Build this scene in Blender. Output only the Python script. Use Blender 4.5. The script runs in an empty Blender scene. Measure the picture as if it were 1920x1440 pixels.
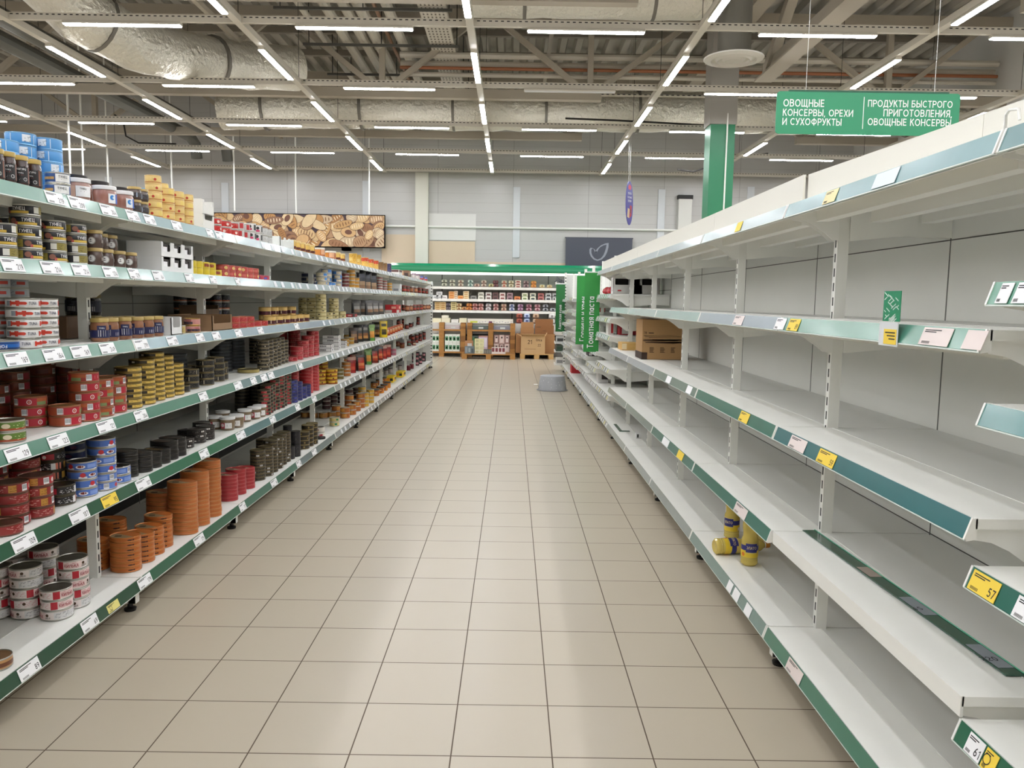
import bpy, math, random
from mathutils import Vector, Matrix
rnd = random.Random(7)
scn = bpy.context.scene
COL = scn.collection
# ---------------------------------------------------------------- camera, world, exposure
F, PITCH, YAW, ROLL = 1481.46, 0.104188, 0.001376, 0.015112      # focal length in pixels of a 1920 wide frame
CAM = Vector((0.4697, -2.5554, 1.3642))
_n = Vector((math.sin(YAW)*math.cos(PITCH), math.cos(YAW)*math.cos(PITCH), -math.sin(PITCH)))
_r = Vector((math.cos(YAW), -math.sin(YAW), 0)); _u = _r.cross(_n)
CR = math.cos(ROLL)*_r + math.sin(ROLL)*_u
CU = -math.sin(ROLL)*_r + math.cos(ROLL)*_u
cd = bpy.data.cameras.new('camera'); cam = bpy.data.objects.new('camera', cd); COL.objects.link(cam)
cd.sensor_width = 36; cd.lens = 36*F/1920; cd.clip_start = 0.05; cd.clip_end = 100
M = Matrix((CR, CU, -_n)).transposed().to_4x4(); M.translation = CAM; cam.matrix_world = M
scn.camera = cam
w = bpy.data.worlds.new('world'); scn.world = w; w.use_nodes = True
w.node_tree.nodes['Background'].inputs[0].default_value = (.9, .95, 1, 1)
w.node_tree.nodes['Background'].inputs[1].default_value = 0.0
scn.view_settings.view_transform = 'Standard'; scn.view_settings.look = 'None'
scn.view_settings.gamma = 1; scn.view_settings.use_curve_mapping = False
scn.view_settings.exposure = 0.0
scn.cycles.use_denoising = True
scn.cycles.max_bounces = 7; scn.cycles.diffuse_bounces = 5; scn.cycles.glossy_bounces = 3
scn.cycles.transmission_bounces = 6; scn.cycles.caustics_reflective = False; scn.cycles.caustics_refractive = False
scn.cycles.sample_clamp_indirect = 6
LAMP = 60.0                                                     # radiance of the LED diffusers

def ray(x, y): return _n + (x-960)/F*CR - (y-720)/F*CU
def fl(x, y, z):                                                # where the view through a photo point meets a level plane
    d = ray(x, y); return CAM + d*((z-CAM.z)/d.z)
def onx(x, y, X):
    d = ray(x, y); return CAM + d*((X-CAM.x)/d.x)
def ony(x, y, Y):
    d = ray(x, y); return CAM + d*((Y-CAM.y)/d.y)
def px_of(P):
    D = Vector(P)-CAM; return 960 + F*D.dot(CR)/D.dot(_n)
def yat(px, X, z):                                              # depth at which a point (X, ?, z) shows at photo column px
    a, b = -2.2, 40.0
    s = 1 if X < CAM.x else -1
    for _ in range(50):
        m = (a+b)/2
        if s*(px_of((X, m, z))-px) < 0: a = m
        else: b = m
    return (a+b)/2

# ---------------------------------------------------------------- materials
MATS = {}
def lin(h):
    h = h.lstrip('#'); c = [int(h[i:i+2], 16)/255 for i in (0, 2, 4)]
    return [x/12.92 if x <= .04045 else ((x+.055)/1.055)**2.4 for x in c]
def mat(hexc, rough=.5, metal=0, coat=0, noise=0, scale=20, emit=0, bump=0, trans=0, ior=1.45):
    key = (hexc, rough, metal, coat, noise, scale, emit, bump, trans)
    if key in MATS: return MATS[key]
    m = bpy.data.materials.new('paint_'+hexc.strip('#')); m.use_nodes = True
    nt = m.node_tree; b = nt.nodes['Principled BSDF']; c = lin(hexc)
    b.inputs['Base Color'].default_value = (*c, 1); b.inputs['Roughness'].default_value = rough
    b.inputs['Metallic'].default_value = metal; b.inputs['Coat Weight'].default_value = coat
    b.inputs['Coat Roughness'].default_value = .12
    if trans: b.inputs['Transmission Weight'].default_value = trans; b.inputs['IOR'].default_value = ior
    if emit:
        b.inputs['Emission Color'].default_value = (*c, 1); b.inputs['Emission Strength'].default_value = emit
    if noise or bump:
        tc = nt.nodes.new('ShaderNodeNewGeometry'); nz = nt.nodes.new('ShaderNodeTexNoise')
        nz.inputs['Scale'].default_value = scale; nz.inputs['Detail'].default_value = 4
        nt.links.new(tc.outputs['Position'], nz.inputs['Vector'])
        if noise:
            rp = nt.nodes.new('ShaderNodeMixRGB'); rp.inputs[1].default_value = (*[x*(1-noise) for x in c], 1)
            rp.inputs[2].default_value = (*[min(1, x*(1+noise)) for x in c], 1)
            nt.links.new(nz.outputs['Fac'], rp.inputs[0]); nt.links.new(rp.outputs[0], b.inputs['Base Color'])
        if bump:
            bp = nt.nodes.new('ShaderNodeBump'); bp.inputs['Strength'].default_value = bump; bp.inputs['Distance'].default_value = .05 if metal else .02
            nt.links.new(nz.outputs['Fac'], bp.inputs['Height']); nt.links.new(bp.outputs[0], b.inputs['Normal'])
    MATS[key] = m; return m
WHITE = mat('efefea', .38, noise=.03, scale=6)
PANEL = mat('f2f2ec', .5, noise=.03, scale=4)
DARK = mat('1c1c1c', .6)
STEEL = mat('b8b6ae', .3, .85)
GOLD = mat('b9975a', .3, .85)
BLACKM = mat('141313', .4, .2)
PAPER = mat('f2f2f4', .6)
YELLOW = mat('f2d24a', .6)
INK = mat('26262a', .7)
CARTON = mat('a98458', .8, noise=.06, scale=8)
CARTOND = mat('7d5f3e', .85, noise=.06, scale=8)
def C(h, rough=.4, **k): return h if not isinstance(h, str) else mat(h, rough, **k)

# ---------------------------------------------------------------- mesh building
class MB:
    def __init__(s): s.v = []; s.f = []; s.m = []; s.mats = []
    def mi(s, m):
        m = C(m)
        if m not in s.mats: s.mats.append(m)
        return s.mats.index(m)
    def add(s, vs, fs, m):
        o = len(s.v); i = s.mi(m); s.v += [tuple(v) for v in vs]
        s.f += [[o+k for k in f] for f in fs]; s.m += [i]*len(fs); return s
    def box(s, x0, x1, y0, y1, z0, z1, m):
        v = [(x, y, z) for x in (x0, x1) for y in (y0, y1) for z in (z0, z1)]
        return s.add(v, [(0, 1, 3, 2), (4, 6, 7, 5), (0, 4, 5, 1), (2, 3, 7, 6), (0, 2, 6, 4), (1, 5, 7, 3)], m)
    def beam(s, a, b, w, h, m, up=(0, 0, 1)):                  # box from a to b
        a, b = Vector(a), Vector(b); d = (b-a).normalized(); u = Vector(up)
        if abs(d.dot(u)) > .95: u = Vector((0, 1, 0))
        r = d.cross(u).normalized()*w/2; u = r.cross(d).normalized()*h/2
        v = [p+i*r+j*u for p in (a, b) for i in (-1, 1) for j in (-1, 1)]
        return s.add(v, [(0, 1, 3, 2), (4, 6, 7, 5), (0, 4, 5, 1), (2, 3, 7, 6), (0, 2, 6, 4), (1, 5, 7, 3)], m)
    def prism(s, pts, axis, t0, t1, m):                         # polygon in the plane normal to axis, extruded along it
        def P(p, t): return {0: (t, p[0], p[1]), 1: (p[0], t, p[1]), 2: (p[0], p[1], t)}[axis]
        k = len(pts); v = [P(p, t0) for p in pts]+[P(p, t1) for p in pts]
        f = [list(range(k))[::-1], list(range(k, 2*k))]+[(i, (i+1) % k, k+(i+1) % k, k+i) for i in range(k)]
        return s.add(v, f, m)
    def lathe(s, prof, seg, mats, sx=1, sy=1, z0=0, cx=0, cy=0, a0=0, a1=None):
        full = a1 is None
        na = seg if full else seg+1
        an = [2*math.pi*i/seg if full else a0+(a1-a0)*i/seg for i in range(na)]
        vs = []
        for r, z in prof: vs += [(cx+sx*r*math.cos(a), cy+sy*r*math.sin(a), z0+z) for a in an]
        for j in range(len(prof)-1):
            m = mats[min(j, len(mats)-1)] if isinstance(mats, list) else mats
            fs = []
            for i in range(seg):
                k = (i+1) % na
                fs.append((j*na+i, j*na+k, (j+1)*na+k, (j+1)*na+i))
            if j == 0: o = len(s.v); s.v += vs
            ii = s.mi(m); s.f += [[o+q for q in f] for f in fs]; s.m += [ii]*len(fs)
        return s
    def tube(s, pts, r, m, seg=8, caps=True):
        pts = [Vector(p) for p in pts]; vs = []; n = len(pts); u = None
        for i, p in enumerate(pts):
            d = ((pts[i+1] if i < n-1 else p)-(pts[i-1] if i else p)).normalized()
            if u is None: u = d.cross(Vector((0, 0, 1)) if abs(d.z) < .9 else Vector((1, 0, 0))).normalized()
            u = (u-d*u.dot(d)).normalized(); q = d.cross(u)
            rr = r[i] if isinstance(r, (list, tuple)) else r
            vs += [p+rr*(math.cos(a)*u+math.sin(a)*q) for a in [2*math.pi*k/seg for k in range(seg)]]
        fs = [(i*seg+k, i*seg+(k+1) % seg, (i+1)*seg+(k+1) % seg, (i+1)*seg+k) for i in range(n-1) for k in range(seg)]
        if caps: fs += [list(range(seg))[::-1], [(n-1)*seg+k for k in range(seg)]]
        return s.add(vs, fs, m)
    def patch(s, r, a0, a1, z0, z1, m, sx=1, sy=1, seg=None, r1=None):   # a piece of a curved label (degrees)
        seg = seg or max(1, int(abs(a1-a0)/12)); r1 = r1 or r; vs = []
        for z, q in ((z0, r), (z1, r1)):
            for i in range(seg+1):
                a = math.radians(a0+(a1-a0)*i/seg); vs.append((sx*q*math.cos(a), sy*q*math.sin(a), z))
        return s.add(vs, [(i, i+1, seg+2+i, seg+1+i) for i in range(seg)], m)
    def disc(s, r, a, z, rad, m, sx=1, sy=1, ra=None):           # a round mark on a curved label
        vs = []; k = 14; ra = ra or rad
        for i in range(k):
            t = 2*math.pi*i/k; aa = math.radians(a)+rad*math.cos(t)/r
            vs.append((sx*r*math.cos(aa), sy*r*math.sin(aa), z+ra*math.sin(t)))
        return s.add(vs, [list(range(k))], m)
    def wtext(s, body, r, a, zc, size, m, sx=1, sy=1, maxw=None, flip=False):    # lettering wrapped round a can
        v, f, wd = text_mesh(body); k = size*1.0
        if maxw and wd*k > maxw: k = maxw/wd
        vs = []
        for x, y, e in v:
            x = (x-wd/2)*k; y = (y-.5)*k; q = r+e*k
            if flip: x, y = -x, -y
            aa = math.radians(a)+x/r; vs.append((sx*q*math.cos(aa), sy*q*math.sin(aa), zc+y))
        return s.add(vs, f, m)
    def ftext(s, body, org, u, v, size, m, align='l', maxw=None):               # lettering on a flat face
        tv, f, wd = text_mesh(body); k = size
        if maxw and wd*k > maxw: k = maxw/wd
        o = {'l': 0, 'c': wd/2, 'r': wd}[align]; u, v, org = Vector(u), Vector(v), Vector(org)
        n = u.cross(v); return s.add([org+u*((x-o)*k)+v*(y*k)+n*(e*k) for x, y, e in tv], f, m)
    def quad(s, a, b, c, d, m): return s.add([a, b, c, d], [(0, 1, 2, 3)], m)
    def build(s, name, parent=None, loc=None, smooth=30):
        me = bpy.data.meshes.new(name); me.from_pydata(s.v, [], s.f)
        for m in s.mats: me.materials.append(m)
        me.polygons.foreach_set('material_index', s.m)
        if smooth:
            me.shade_smooth(); me.set_sharp_from_angle(angle=math.radians(smooth))
        me.update()
        o = bpy.data.objects.new(name, me); COL.objects.link(o)
        if parent: o.parent = parent
        if loc: o.location = loc
        return o
# ---- lettering drawn as strokes: glyph = (advance, strokes), capital height 1
def _a(cx, cy, rx, ry, a0, a1, n=12): return [(cx+rx*math.cos(math.radians(a0+(a1-a0)*i/n)), cy+ry*math.sin(math.radians(a0+(a1-a0)*i/n))) for i in range(n+1)]
_st = [(.08, 0), (.08, 1)]
_P = [_st, [(.08, .92), (.34, .92)]+_a(.34, .69, .23, .23, 90, -90)+[(.08, .46)]]
_soft = [(.08, .56), (.34, .56)]+_a(.34, .32, .24, .24, 90, -90)+[(.08, .08)]
GL = {'О': (.86, [_a(.43, .5, .35, .42, 0, 360, 20)]), 'С': (.76, [_a(.43, .5, .35, .42, 48, 312, 16)]),
 'В': (.66, [_st, [(.08, .92), (.34, .92)]+_a(.34, .72, .2, .2, 90, -90)+[(.08, .52)], [(.08, .52), (.36, .52)]+_a(.36, .3, .22, .22, 90, -90)+[(.08, .08)]]),
 'Б': (.66, [_st, [(.56, .92), (.08, .92)], _soft]), 'Ь': (.64, [_st, _soft]), 'Ы': (.88, [_st, _soft, [(.79, 0), (.79, 1)]]),
 'Щ': (.98, [[(.08, 1), (.08, .08), (.92, .08), (.92, -.16)], [(.44, 1), (.44, .08)], [(.8, 1), (.8, .08)]]), 'Ц': (.78, [[(.08, 1), (.08, .08), (.72, .08), (.72, -.16)], [(.6, 1), (.6, .08)]]),
 'Н': (.7, [_st, [(.62, 0), (.62, 1)], [(.08, .5), (.62, .5)]]), 'Е': (.6, [_st, [(.08, .92), (.54, .92)], [(.08, .5), (.5, .5)], [(.08, .08), (.54, .08)]]),
 'К': (.64, [_st, [(.08, .45), (.56, 1)], [(.24, .6), (.6, 0)]]), 'Р': (.62, _P), 'Х': (.64, [[(.04, 0), (.6, 1)], [(.6, 0), (.04, 1)]]),
 'И': (.74, [_st, [(.66, 0), (.66, 1)], [(.08, .08), (.66, .92)]]), 'У': (.62, [[(.02, 1), (.32, .36)], [(.6, 1), (.32, .24), (.22, .1), (.06, .08)]]),
 'Ф': (.92, [[(.46, -.03), (.46, 1.03)], _a(.46, .52, .37, .31, 0, 360, 20)]), 'Т': (.62, [[(0, .92), (.62, .92)], [(.31, 0), (.31, 1)]]), 'П': (.7, [[(.08, 0), (.08, .92), (.62, .92), (.62, 0)]]),
 'Д': (.78, [[(.03, -.16), (.03, .08), (.75, .08), (.75, -.16)], [(.14, .08), (.24, .92), (.62, .92), (.62, .08)]]), 'Г': (.56, [[(.54, .92), (.08, .92), (.08, 0)]]),
 'Л': (.7, [[(.02, .06), (.12, .12), (.2, .92), (.62, .92), (.62, 0)]]), 'Я': (.66, [[(.58, 0), (.58, 1)], [(.58, .92), (.32, .92)]+_a(.32, .69, .23, .23, 90, 270)+[(.58, .46)], [(.34, .46), (.08, 0)]]),
 'М': (.84, [_st, [(.76, 0), (.76, 1)], [(.08, .94), (.42, .3), (.76, .94)]]), 'А': (.68, [[(.02, 0), (.34, 1)], [(.34, 1), (.66, 0)], [(.14, .32), (.54, .32)]]),
 'З': (.6, [_a(.28, .72, .22, .2, 150, -90), _a(.28, .3, .25, .22, 90, -150)]), 'Ч': (.64, [[(.08, 1), (.08, .6), (.14, .48), (.26, .44), (.56, .5)], [(.56, 0), (.56, 1)]]),
 'U': (.68, [[(.08, 1), (.08, .32)]+_a(.34, .32, .26, .24, 180, 360)+[(.6, .32), (.6, 1)]]), 'N': (.7, [_st, [(.62, 0), (.62, 1)], [(.08, .94), (.62, .06)]]),
 'F': (.56, [_st, [(.08, .92), (.52, .92)], [(.08, .5), (.46, .5)]]), 'R': (.64, _P+[[(.3, .46), (.58, 0)]]), ',': (.2, [[(.11, .12), (.04, -.14)]]), ' ': (.3, []),
 '0': (.6, [_a(.3, .5, .22, .42, 0, 360, 16)]), '1': (.42, [[(.06, .74), (.3, .94), (.3, 0)]]), '2': (.6, [_a(.28, .7, .22, .22, 165, -25)+[(.06, .08), (.54, .08)]]), '4': (.64, [[(.46, 0), (.46, .94), (.05, .28), (.62, .28)]]),
 '5': (.6, [[(.5, .92), (.14, .92), (.1, .52)], _a(.28, .33, .24, .25, 115, -150)]), '6': (.6, [_a(.3, .3, .22, .22, 0, 360, 16), [(.1, .36), (.2, .7), (.42, .96)]]), '7': (.56, [[(.02, .92), (.52, .92), (.22, 0)]]),
 '8': (.6, [_a(.3, .73, .19, .19, 0, 360, 14), _a(.3, .29, .22, .22, 0, 360, 14)]), '9': (.6, [_a(.3, .7, .22, .22, 0, 360, 16), [(.5, .64), (.4, .3), (.18, .04)]]),
 'а': (.56, [_a(.25, .34, .19, .27, 0, 360, 14), [(.46, 0), (.46, .68)]]), 'е': (.58, [_a(.27, .34, .2, .26, -40, -360, 14), [(.07, .36), (.46, .36)]]), 'р': (.56, [[(.08, -.26), (.08, .68)], _a(.28, .34, .2, .27, 0, 360, 14)]),
 'у': (.54, [[(.02, .68), (.26, .1)], [(.5, .68), (.22, -.14), (.08, -.2)]])}
for a_, b_ in zip('TAO3', 'ТАОЗ'): GL[a_] = GL[b_]
for a_, b_ in zip('томняпсгрчицхзкл', 'ТОМНЯПСГРЧИЦХЗКЛ'):
    if a_ not in GL: GL[a_] = (GL[b_][0]*.76, [[(x*.76, y*.7) for x, y in q] for q in GL[b_][1]])
_T = {}
def text_mesh(body, hw=.07):                                     # (verts, faces, width) with capital height 1; strokes lie one above the other
    if body in _T: return _T[body]
    V, Fc, x0 = [], [], 0
    for ch in body:
        adv, st = GL.get(ch, GL['О'])
        for k, q in enumerate(st):
            q = [p for i, p in enumerate(q) if i == 0 or math.hypot(p[0]-q[i-1][0], p[1]-q[i-1][1]) > 1e-4]
            closed = math.hypot(q[0][0]-q[-1][0], q[0][1]-q[-1][1]) < 1e-4
            if closed: q = q[:-1]
            n = len(q); o = len(V)
            for i in range(n):
                p = q[i]; a_ = q[i-1] if i or closed else None; b_ = q[(i+1) % n] if i < n-1 or closed else None
                N = []
                for u_, v_ in ((a_, p), (p, b_)):
                    if u_ and v_: dx, dy = v_[0]-u_[0], v_[1]-u_[1]; L = math.hypot(dx, dy); N.append((dy/L, -dx/L))
                nx, ny = sum(t[0] for t in N)/len(N), sum(t[1] for t in N)/len(N); L2 = max(.3, nx*nx+ny*ny)
                for sg in (1, -1): V.append(((x0+p[0]+sg*nx/L2*hw)*.9, p[1]+sg*ny/L2*hw, .006*k))
            for i in range(n if closed else n-1):
                j = (i+1) % n; Fc.append((o+2*i, o+2*j, o+2*j+1, o+2*i+1))
        x0 += adv+.12
    _T[body] = (V, Fc, (x0-.12)*.9); return _T[body]
def tag(o, label, cat, group=None, kind=None):
    o['label'] = label; o['category'] = cat
    if group: o['group'] = group
    if kind: o['kind'] = kind
    return o
def struct(o): o['kind'] = 'structure'; return o
def empty(name, loc=(0, 0, 0), rz=0):
    o = bpy.data.objects.new(name, None); COL.objects.link(o); o.location = loc; o.rotation_euler = (0, 0, rz)
    o.empty_display_size = .05; return o
def copy_tree(o, parent=None):
    c = o.copy(); COL.objects.link(c)
    if parent: c.parent = parent
    for ch in o.children: copy_tree(ch, c)
    return c
ORD = 'first second third fourth fifth sixth seventh eighth ninth tenth eleventh twelfth thirteenth fourteenth fifteenth sixteenth seventeenth eighteenth nineteenth twentieth'.split()
def ordn(i): return ORD[i] if i < 20 else f'{i+1}th'
LV = ['bottom', 'second', 'third', 'fourth', 'fifth', 'top']

# ---------------------------------------------------------------- setting: floor, walls, roof
TILE = 0.305272
XL, XR, YB, YF, ZR = -13.5, 9.2, 18.3, -8.6, 6.7
def line_mat(name, base, line, specs, rough=.4, noise=.03, bump=0):
    """paint with real joints: specs = (axis, period, offset, width)"""
    m = bpy.data.materials.new(name); m.use_nodes = True; nt = m.node_tree; N = nt.nodes; L = nt.links
    b = N['Principled BSDF']; b.inputs['Roughness'].default_value = rough
    g = N.new('ShaderNodeNewGeometry'); sp = N.new('ShaderNodeSeparateXYZ'); L.new(g.outputs['Position'], sp.inputs[0])
    def op(o, a, bb):
        q = N.new('ShaderNodeMath'); q.operation = o
        for i, k in enumerate((a, bb)):
            if isinstance(k, (int, float)): q.inputs[i].default_value = k
            elif k is not None: L.new(k, q.inputs[i])
        return q.outputs[0]
    tot = None; cells = []
    for ax, per, off, wd in specs:
        s = op('DIVIDE', op('SUBTRACT', sp.outputs[ax], off), per)
        fr = op('SUBTRACT', s, op('FLOOR', s, None)); cells.append(op('FLOOR', s, None))
        d = op('MINIMUM', fr, op('SUBTRACT', 1.0, fr))
        k = op('LESS_THAN', d, wd/2/per)
        tot = k if tot is None else op('MAXIMUM', tot, k)
    nz = N.new('ShaderNodeTexNoise'); nz.inputs['Scale'].default_value = 3.5; nz.inputs['Detail'].default_value = 5
    L.new(g.outputs['Position'], nz.inputs['Vector'])
    wn = N.new('ShaderNodeTexWhiteNoise'); cb = N.new('ShaderNodeCombineXYZ')
    for i, c in enumerate(cells[:2]): L.new(c, cb.inputs[i])
    L.new(cb.outputs[0], wn.inputs['Vector'])
    fac = op('ADD', op('MULTIPLY', nz.outputs['Fac'], .6), op('MULTIPLY', wn.outputs['Value'], .4))
    c = lin(base); mx = N.new('ShaderNodeMixRGB'); L.new(fac, mx.inputs[0])
    mx.inputs[1].default_value = (*[x*(1-noise) for x in c], 1); mx.inputs[2].default_value = (*[x*(1+noise) for x in c], 1)
    m2 = N.new('ShaderNodeMixRGB'); L.new(tot, m2.inputs[0]); L.new(mx.outputs[0], m2.inputs[1]); m2.inputs[2].default_value = (*lin(line), 1)
    L.new(m2.outputs[0], b.inputs['Base Color'])
    r2 = op('ADD', op('MULTIPLY', tot, .4), rough); L.new(r2, b.inputs['Roughness'])
    if bump:
        bp = N.new('ShaderNodeBump'); bp.inputs['Strength'].default_value = bump; bp.inputs['Distance'].default_value = .003; bp.invert = True
        L.new(tot, bp.inputs['Height']); L.new(bp.outputs[0], b.inputs['Normal'])
    return m
FLOOR = line_mat('floor_tile', 'b3a997', '524334', [(0, TILE, 0, .0042), (1, TILE, 0, .0042)], rough=.3, noise=.035, bump=.4)
m = MB(); m.box(XL, XR, YF, YB, -.1, 0, FLOOR); struct(m.build('floor', smooth=0))
WALLM = line_mat('wall_panel', 'bdbcb9', '9c9a96', [(0, 1.95, .46, .012), (2, .24, 0.05, .004)], rough=.32, noise=.02)
m = MB(); m.box(XL, XR, YB, YB+.2, 0, ZR+.2, WALLM); struct(m.build('wall_back', smooth=0))
SIDEM = mat('cfcdc8', .6)
m = MB(); m.box(XL-.2, XL, YF, YB, 0, ZR+.2, SIDEM); struct(m.build('wall_left', smooth=0))
m = MB(); m.box(XR, XR+.2, YF, YB, 0, ZR+.2, SIDEM); struct(m.build('wall_right', smooth=0))
m = MB(); m.box(XL, XR, YF-.2, YF, 0, ZR+.2, SIDEM); struct(m.build('wall_front', smooth=0))
DECK = mat('a49f95', .55)
prof = []; x = XL; k = 0
while x < XR:
    prof += [(x, ZR), (x+.12, ZR), (x+.16, ZR-.11), (x+.28, ZR-.11), (x+.32, ZR)]; x += .32
m = MB(); vs = [(a, y, b) for y in (YF, YB) for a, b in prof]; n_ = len(prof)
m.add(vs, [(i, i+1, n_+i+1, n_+i) for i in range(n_-1)], DECK); struct(m.build('ceiling', smooth=0))

# back wall fittings
m = MB(); m.box(-2.06, -1.73, YB-.16, YB-.0, 0, 4.62, mat('dad9cd', .5)); tag(m.build('wall_column'), 'cream square column on the back wall right of the bread picture', 'column')
m = MB(); m.box(4.72, 5.06, YB-.16, YB, 0, 4.05, mat('d6d6d0', .5)); m.box(4.70, 5.08, YB-.17, YB, 4.05, 4.15, DARK)
tag(m.build('wall_column'), 'white column with dark top on the back wall beside the green column', 'column')
m = MB(); TAN = mat('d6c3aa', .6)
m.box(-2.95, -2.07, YB-.02, YB, 1.9, 3.05, TAN); m.box(-1.72, -.52, YB-.02, YB, 1.9, 2.90, TAN); m.box(-.52, 2.0, YB-.02, YB, 1.9, 2.38, TAN)
m.box(-1.72, -.50, YB-.03, YB-.02, 2.92, 3.6, mat('d9d8d4', .5)); o = m.build('trim_back_panel'); struct(o)
m = MB(); m.tube([(-3, YB-.07, 3.26), (7, YB-.07, 3.26)], .028, WHITE); tag(m.build('wall_pipe'), 'thin white pipe running level along the back wall', 'pipe')
for i, (xx, z0, z1) in enumerate([(-3.35, 2.6, 4.4), (-7.0, 3.4, 4.3), (.55, 2.5, 4.3), (6.6, 2.6, 4.4), (4.3, 2.6, 4.3), (-10, 3, 4.4)]):
    m = MB(); m.box(xx-.09, xx+.09, YB-.03, YB, z0, z1, mat('cfd3d6', .35)); struct(m.build(f'trim_{i+1}'))

# ---------------------------------------------------------------- ceiling grid of rails and LED battens
RZ = 4.60; RX = [-.07+2.72*k for k in range(-4, 4)]; RY = [7.10-2.65*k for k in range(5, 0, -1)]+[7.10, 9.75, 12.42, 15.1, 17.65]
RAILM = mat('c9c3b6', .45)
rowname = lambda i: {5: 'nearest visible', 6: 'second visible', 7: 'third visible', 8: 'fourth visible', 9: 'farthest'}.get(i, f'{ORD[4-i]} overhead')
colname = lambda k: ORD[k]+' from the left'
for i, y in enumerate(RY):
    m = MB(); m.box(RX[0]-2.6, RX[-1]+1.0, y-.025, y+.025, RZ-.04, RZ+.04, RAILM)
    x = RX[0]-2.55
    if y > 4:
        while x < RX[-1]+.95:
            m.quad((x, y-.0256, RZ+.014), (x+.035, y-.0256, RZ+.014), (x+.035, y-.0256, RZ+.026), (x, y-.0256, RZ+.026), DARK); x += .07
    tag(m.build('light_rail'), f'perforated white rail across the ceiling, {rowname(i)} row', 'rail', 'cross rails of the light grid')
for k, x in enumerate(RX):
    m = MB(); m.box(x-.045, x+.045, -6.3, 17.85, RZ-.045, RZ+.03, RAILM)
    for y in RY[4:]:
        m.tube([(x, y, RZ+.03), (x, y, ZR-.12)], .004, DARK, 4)
    tag(m.build('light_rail'), f'white rail along the aisle ceiling, {colname(k)}', 'rail', 'lengthwise rails of the light grid')
LEDM = mat('fbfcff', .4, emit=LAMP); OFFM = mat('d8d8d8', .4)
def lamp(L, off=False):
    r = empty('led_batten')
    m = MB(); m.prism([(-.032, 0), (-.043, -.022), (-.039, -.037), (.039, -.037), (.043, -.022), (.032, 0)], 0, -L/2, L/2, RAILM); m.build('housing', r)
    m = MB(); m.prism([(-.037, -.037), (-.034, -.047), (.034, -.047), (.037, -.037)], 0, -L/2+.01, L/2-.01, OFFM if off else LEDM); d = m.build('diffuser', r)
    return r, d
first = None
def put_lamp(loc, rz, label, group, off=False):
    global first
    if off: r, d = lamp(1.38, True)
    elif first is None: first = r, d = lamp(1.38)
    else: r = copy_tree(first[0])
    r.location = loc; r.rotation_euler = (0, 0, rz); tag(r, label, 'lamp', group)
for i, y in enumerate(RY[:-1]):
    for k in range(len(RX)-1):
        xc = (RX[k]+RX[k+1])/2; off = (i == 6 and k == 4)
        put_lamp((xc, y, RZ-.042), 0, ('unlit grey LED batten' if off else 'lit LED batten')+f' across the aisle, {colname(k)} in the {rowname(i)} row', 'battens on the cross rails', off)
for k, x in enumerate(RX):
    for i in range(len(RY)-1):
        yc = (RY[i]+RY[i+1])/2+.2
        put_lamp((x, yc, RZ-.046), math.pi/2, f'lit LED batten along the aisle, {colname(k)}, behind the {rowname(i)} cross rail', 'battens on the lengthwise rails')

# ---------------------------------------------------------------- roof steel, ducts, pipes
BEIGE = mat('a89f8f', .55)
for i, (y, z) in enumerate([(3.4, 5.2), (7.9, 5.2), (12.0, 5.02), (16.0, 5.12)]):
    r = empty('roof_truss', (0, y, 0)); nm = ['overhead', 'nearest visible', 'middle', 'farthest'][i]
    for side, (xa, xb) in enumerate([(XL, 2.0), (6.9, XR)]):
        m = MB(); m.box(xa, xb, -.08, .08, z-.08, z+.08, BEIGE); m.build('bottom_chord', r)
    m = MB(); m.box(XL, XR, -.09, .09, 6.3, 6.46, BEIGE); m.build('top_chord', r)
    for xa, xb in [(1.8, .1), (1.8, 3.6), (-1.9, -.2), (-1.9, -3.6), (-5.5, -3.8), (-5.5, -7.2), (-9.1, -7.4), (-9.1, -10.8), (7.1, 5.3), (7.1, 8.8)]:
        m = MB(); m.beam((xa, 0, z), (xb, 0, 6.34), .09, .09, BEIGE); m.build('brace', r)
    for xa in (-1.9, 1.8, -5.5, -9.1, 7.1):
        m = MB(); m.box(xa-.05, xa+.05, -.05, .05, z, 6.3, BEIGE); m.build('upright', r)
    tag(r, f'beige steel lattice roof truss across the hall, {nm} one', 'truss', 'roof trusses')
for i, y in enumerate([1.6, 5.0, 6.5, 9.3, 10.7, 13.4, 14.8, 17.2]):
    m = MB(); m.box(XL, XR, y-.05, y+.05, 6.47, 6.59, mat('8d867a', .6)); tag(m.build('roof_purlin'), f'dark beige roof purlin under the metal deck, {ORD[i]} from the camera', 'beam', 'roof purlins')
for i, (xx, zz) in enumerate([(-5.4, 5.38), (-3.95, 5.42), (1.1, 6.1)]):
    m = MB(); m.box(xx-.035, xx+.035, -2, 17.9, zz-.035, zz+.035, BEIGE); tag(m.build('roof_tie'), f'thin beige tie beam running lengthwise under the roof, {ORD[i]} from left', 'beam', 'roof ties')
r = empty('roof_girder', (4.45, 0, 0))
m = MB(); m.box(-.14, .14, YF+.1, 10.6, 4.93, 4.96, BEIGE); m.box(-.015, .015, YF+.1, 10.6, 4.96, 5.2, BEIGE); m.build('bottom_flange', r)
m = MB(); m.box(-.14, .14, YF+.1, YB-.1, 6.2, 6.45, BEIGE); m.build('top_chord', r)
for y in (10.3, 7.2, 4.1, 1.0):
    m = MB(); m.beam((0, y, 5.1), (0, y-1.55, 6.25), .14, .14, BEIGE); m.build('brace', r)
    m = MB(); m.beam((0, y-3.1, 5.1), (0, y-1.55, 6.25), .14, .14, BEIGE); m.build('brace', r)
tag(r, 'heavy beige steel girder running lengthwise above the green column', 'girder')
r = empty('column', (4.02, 11.5, 0))
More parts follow.
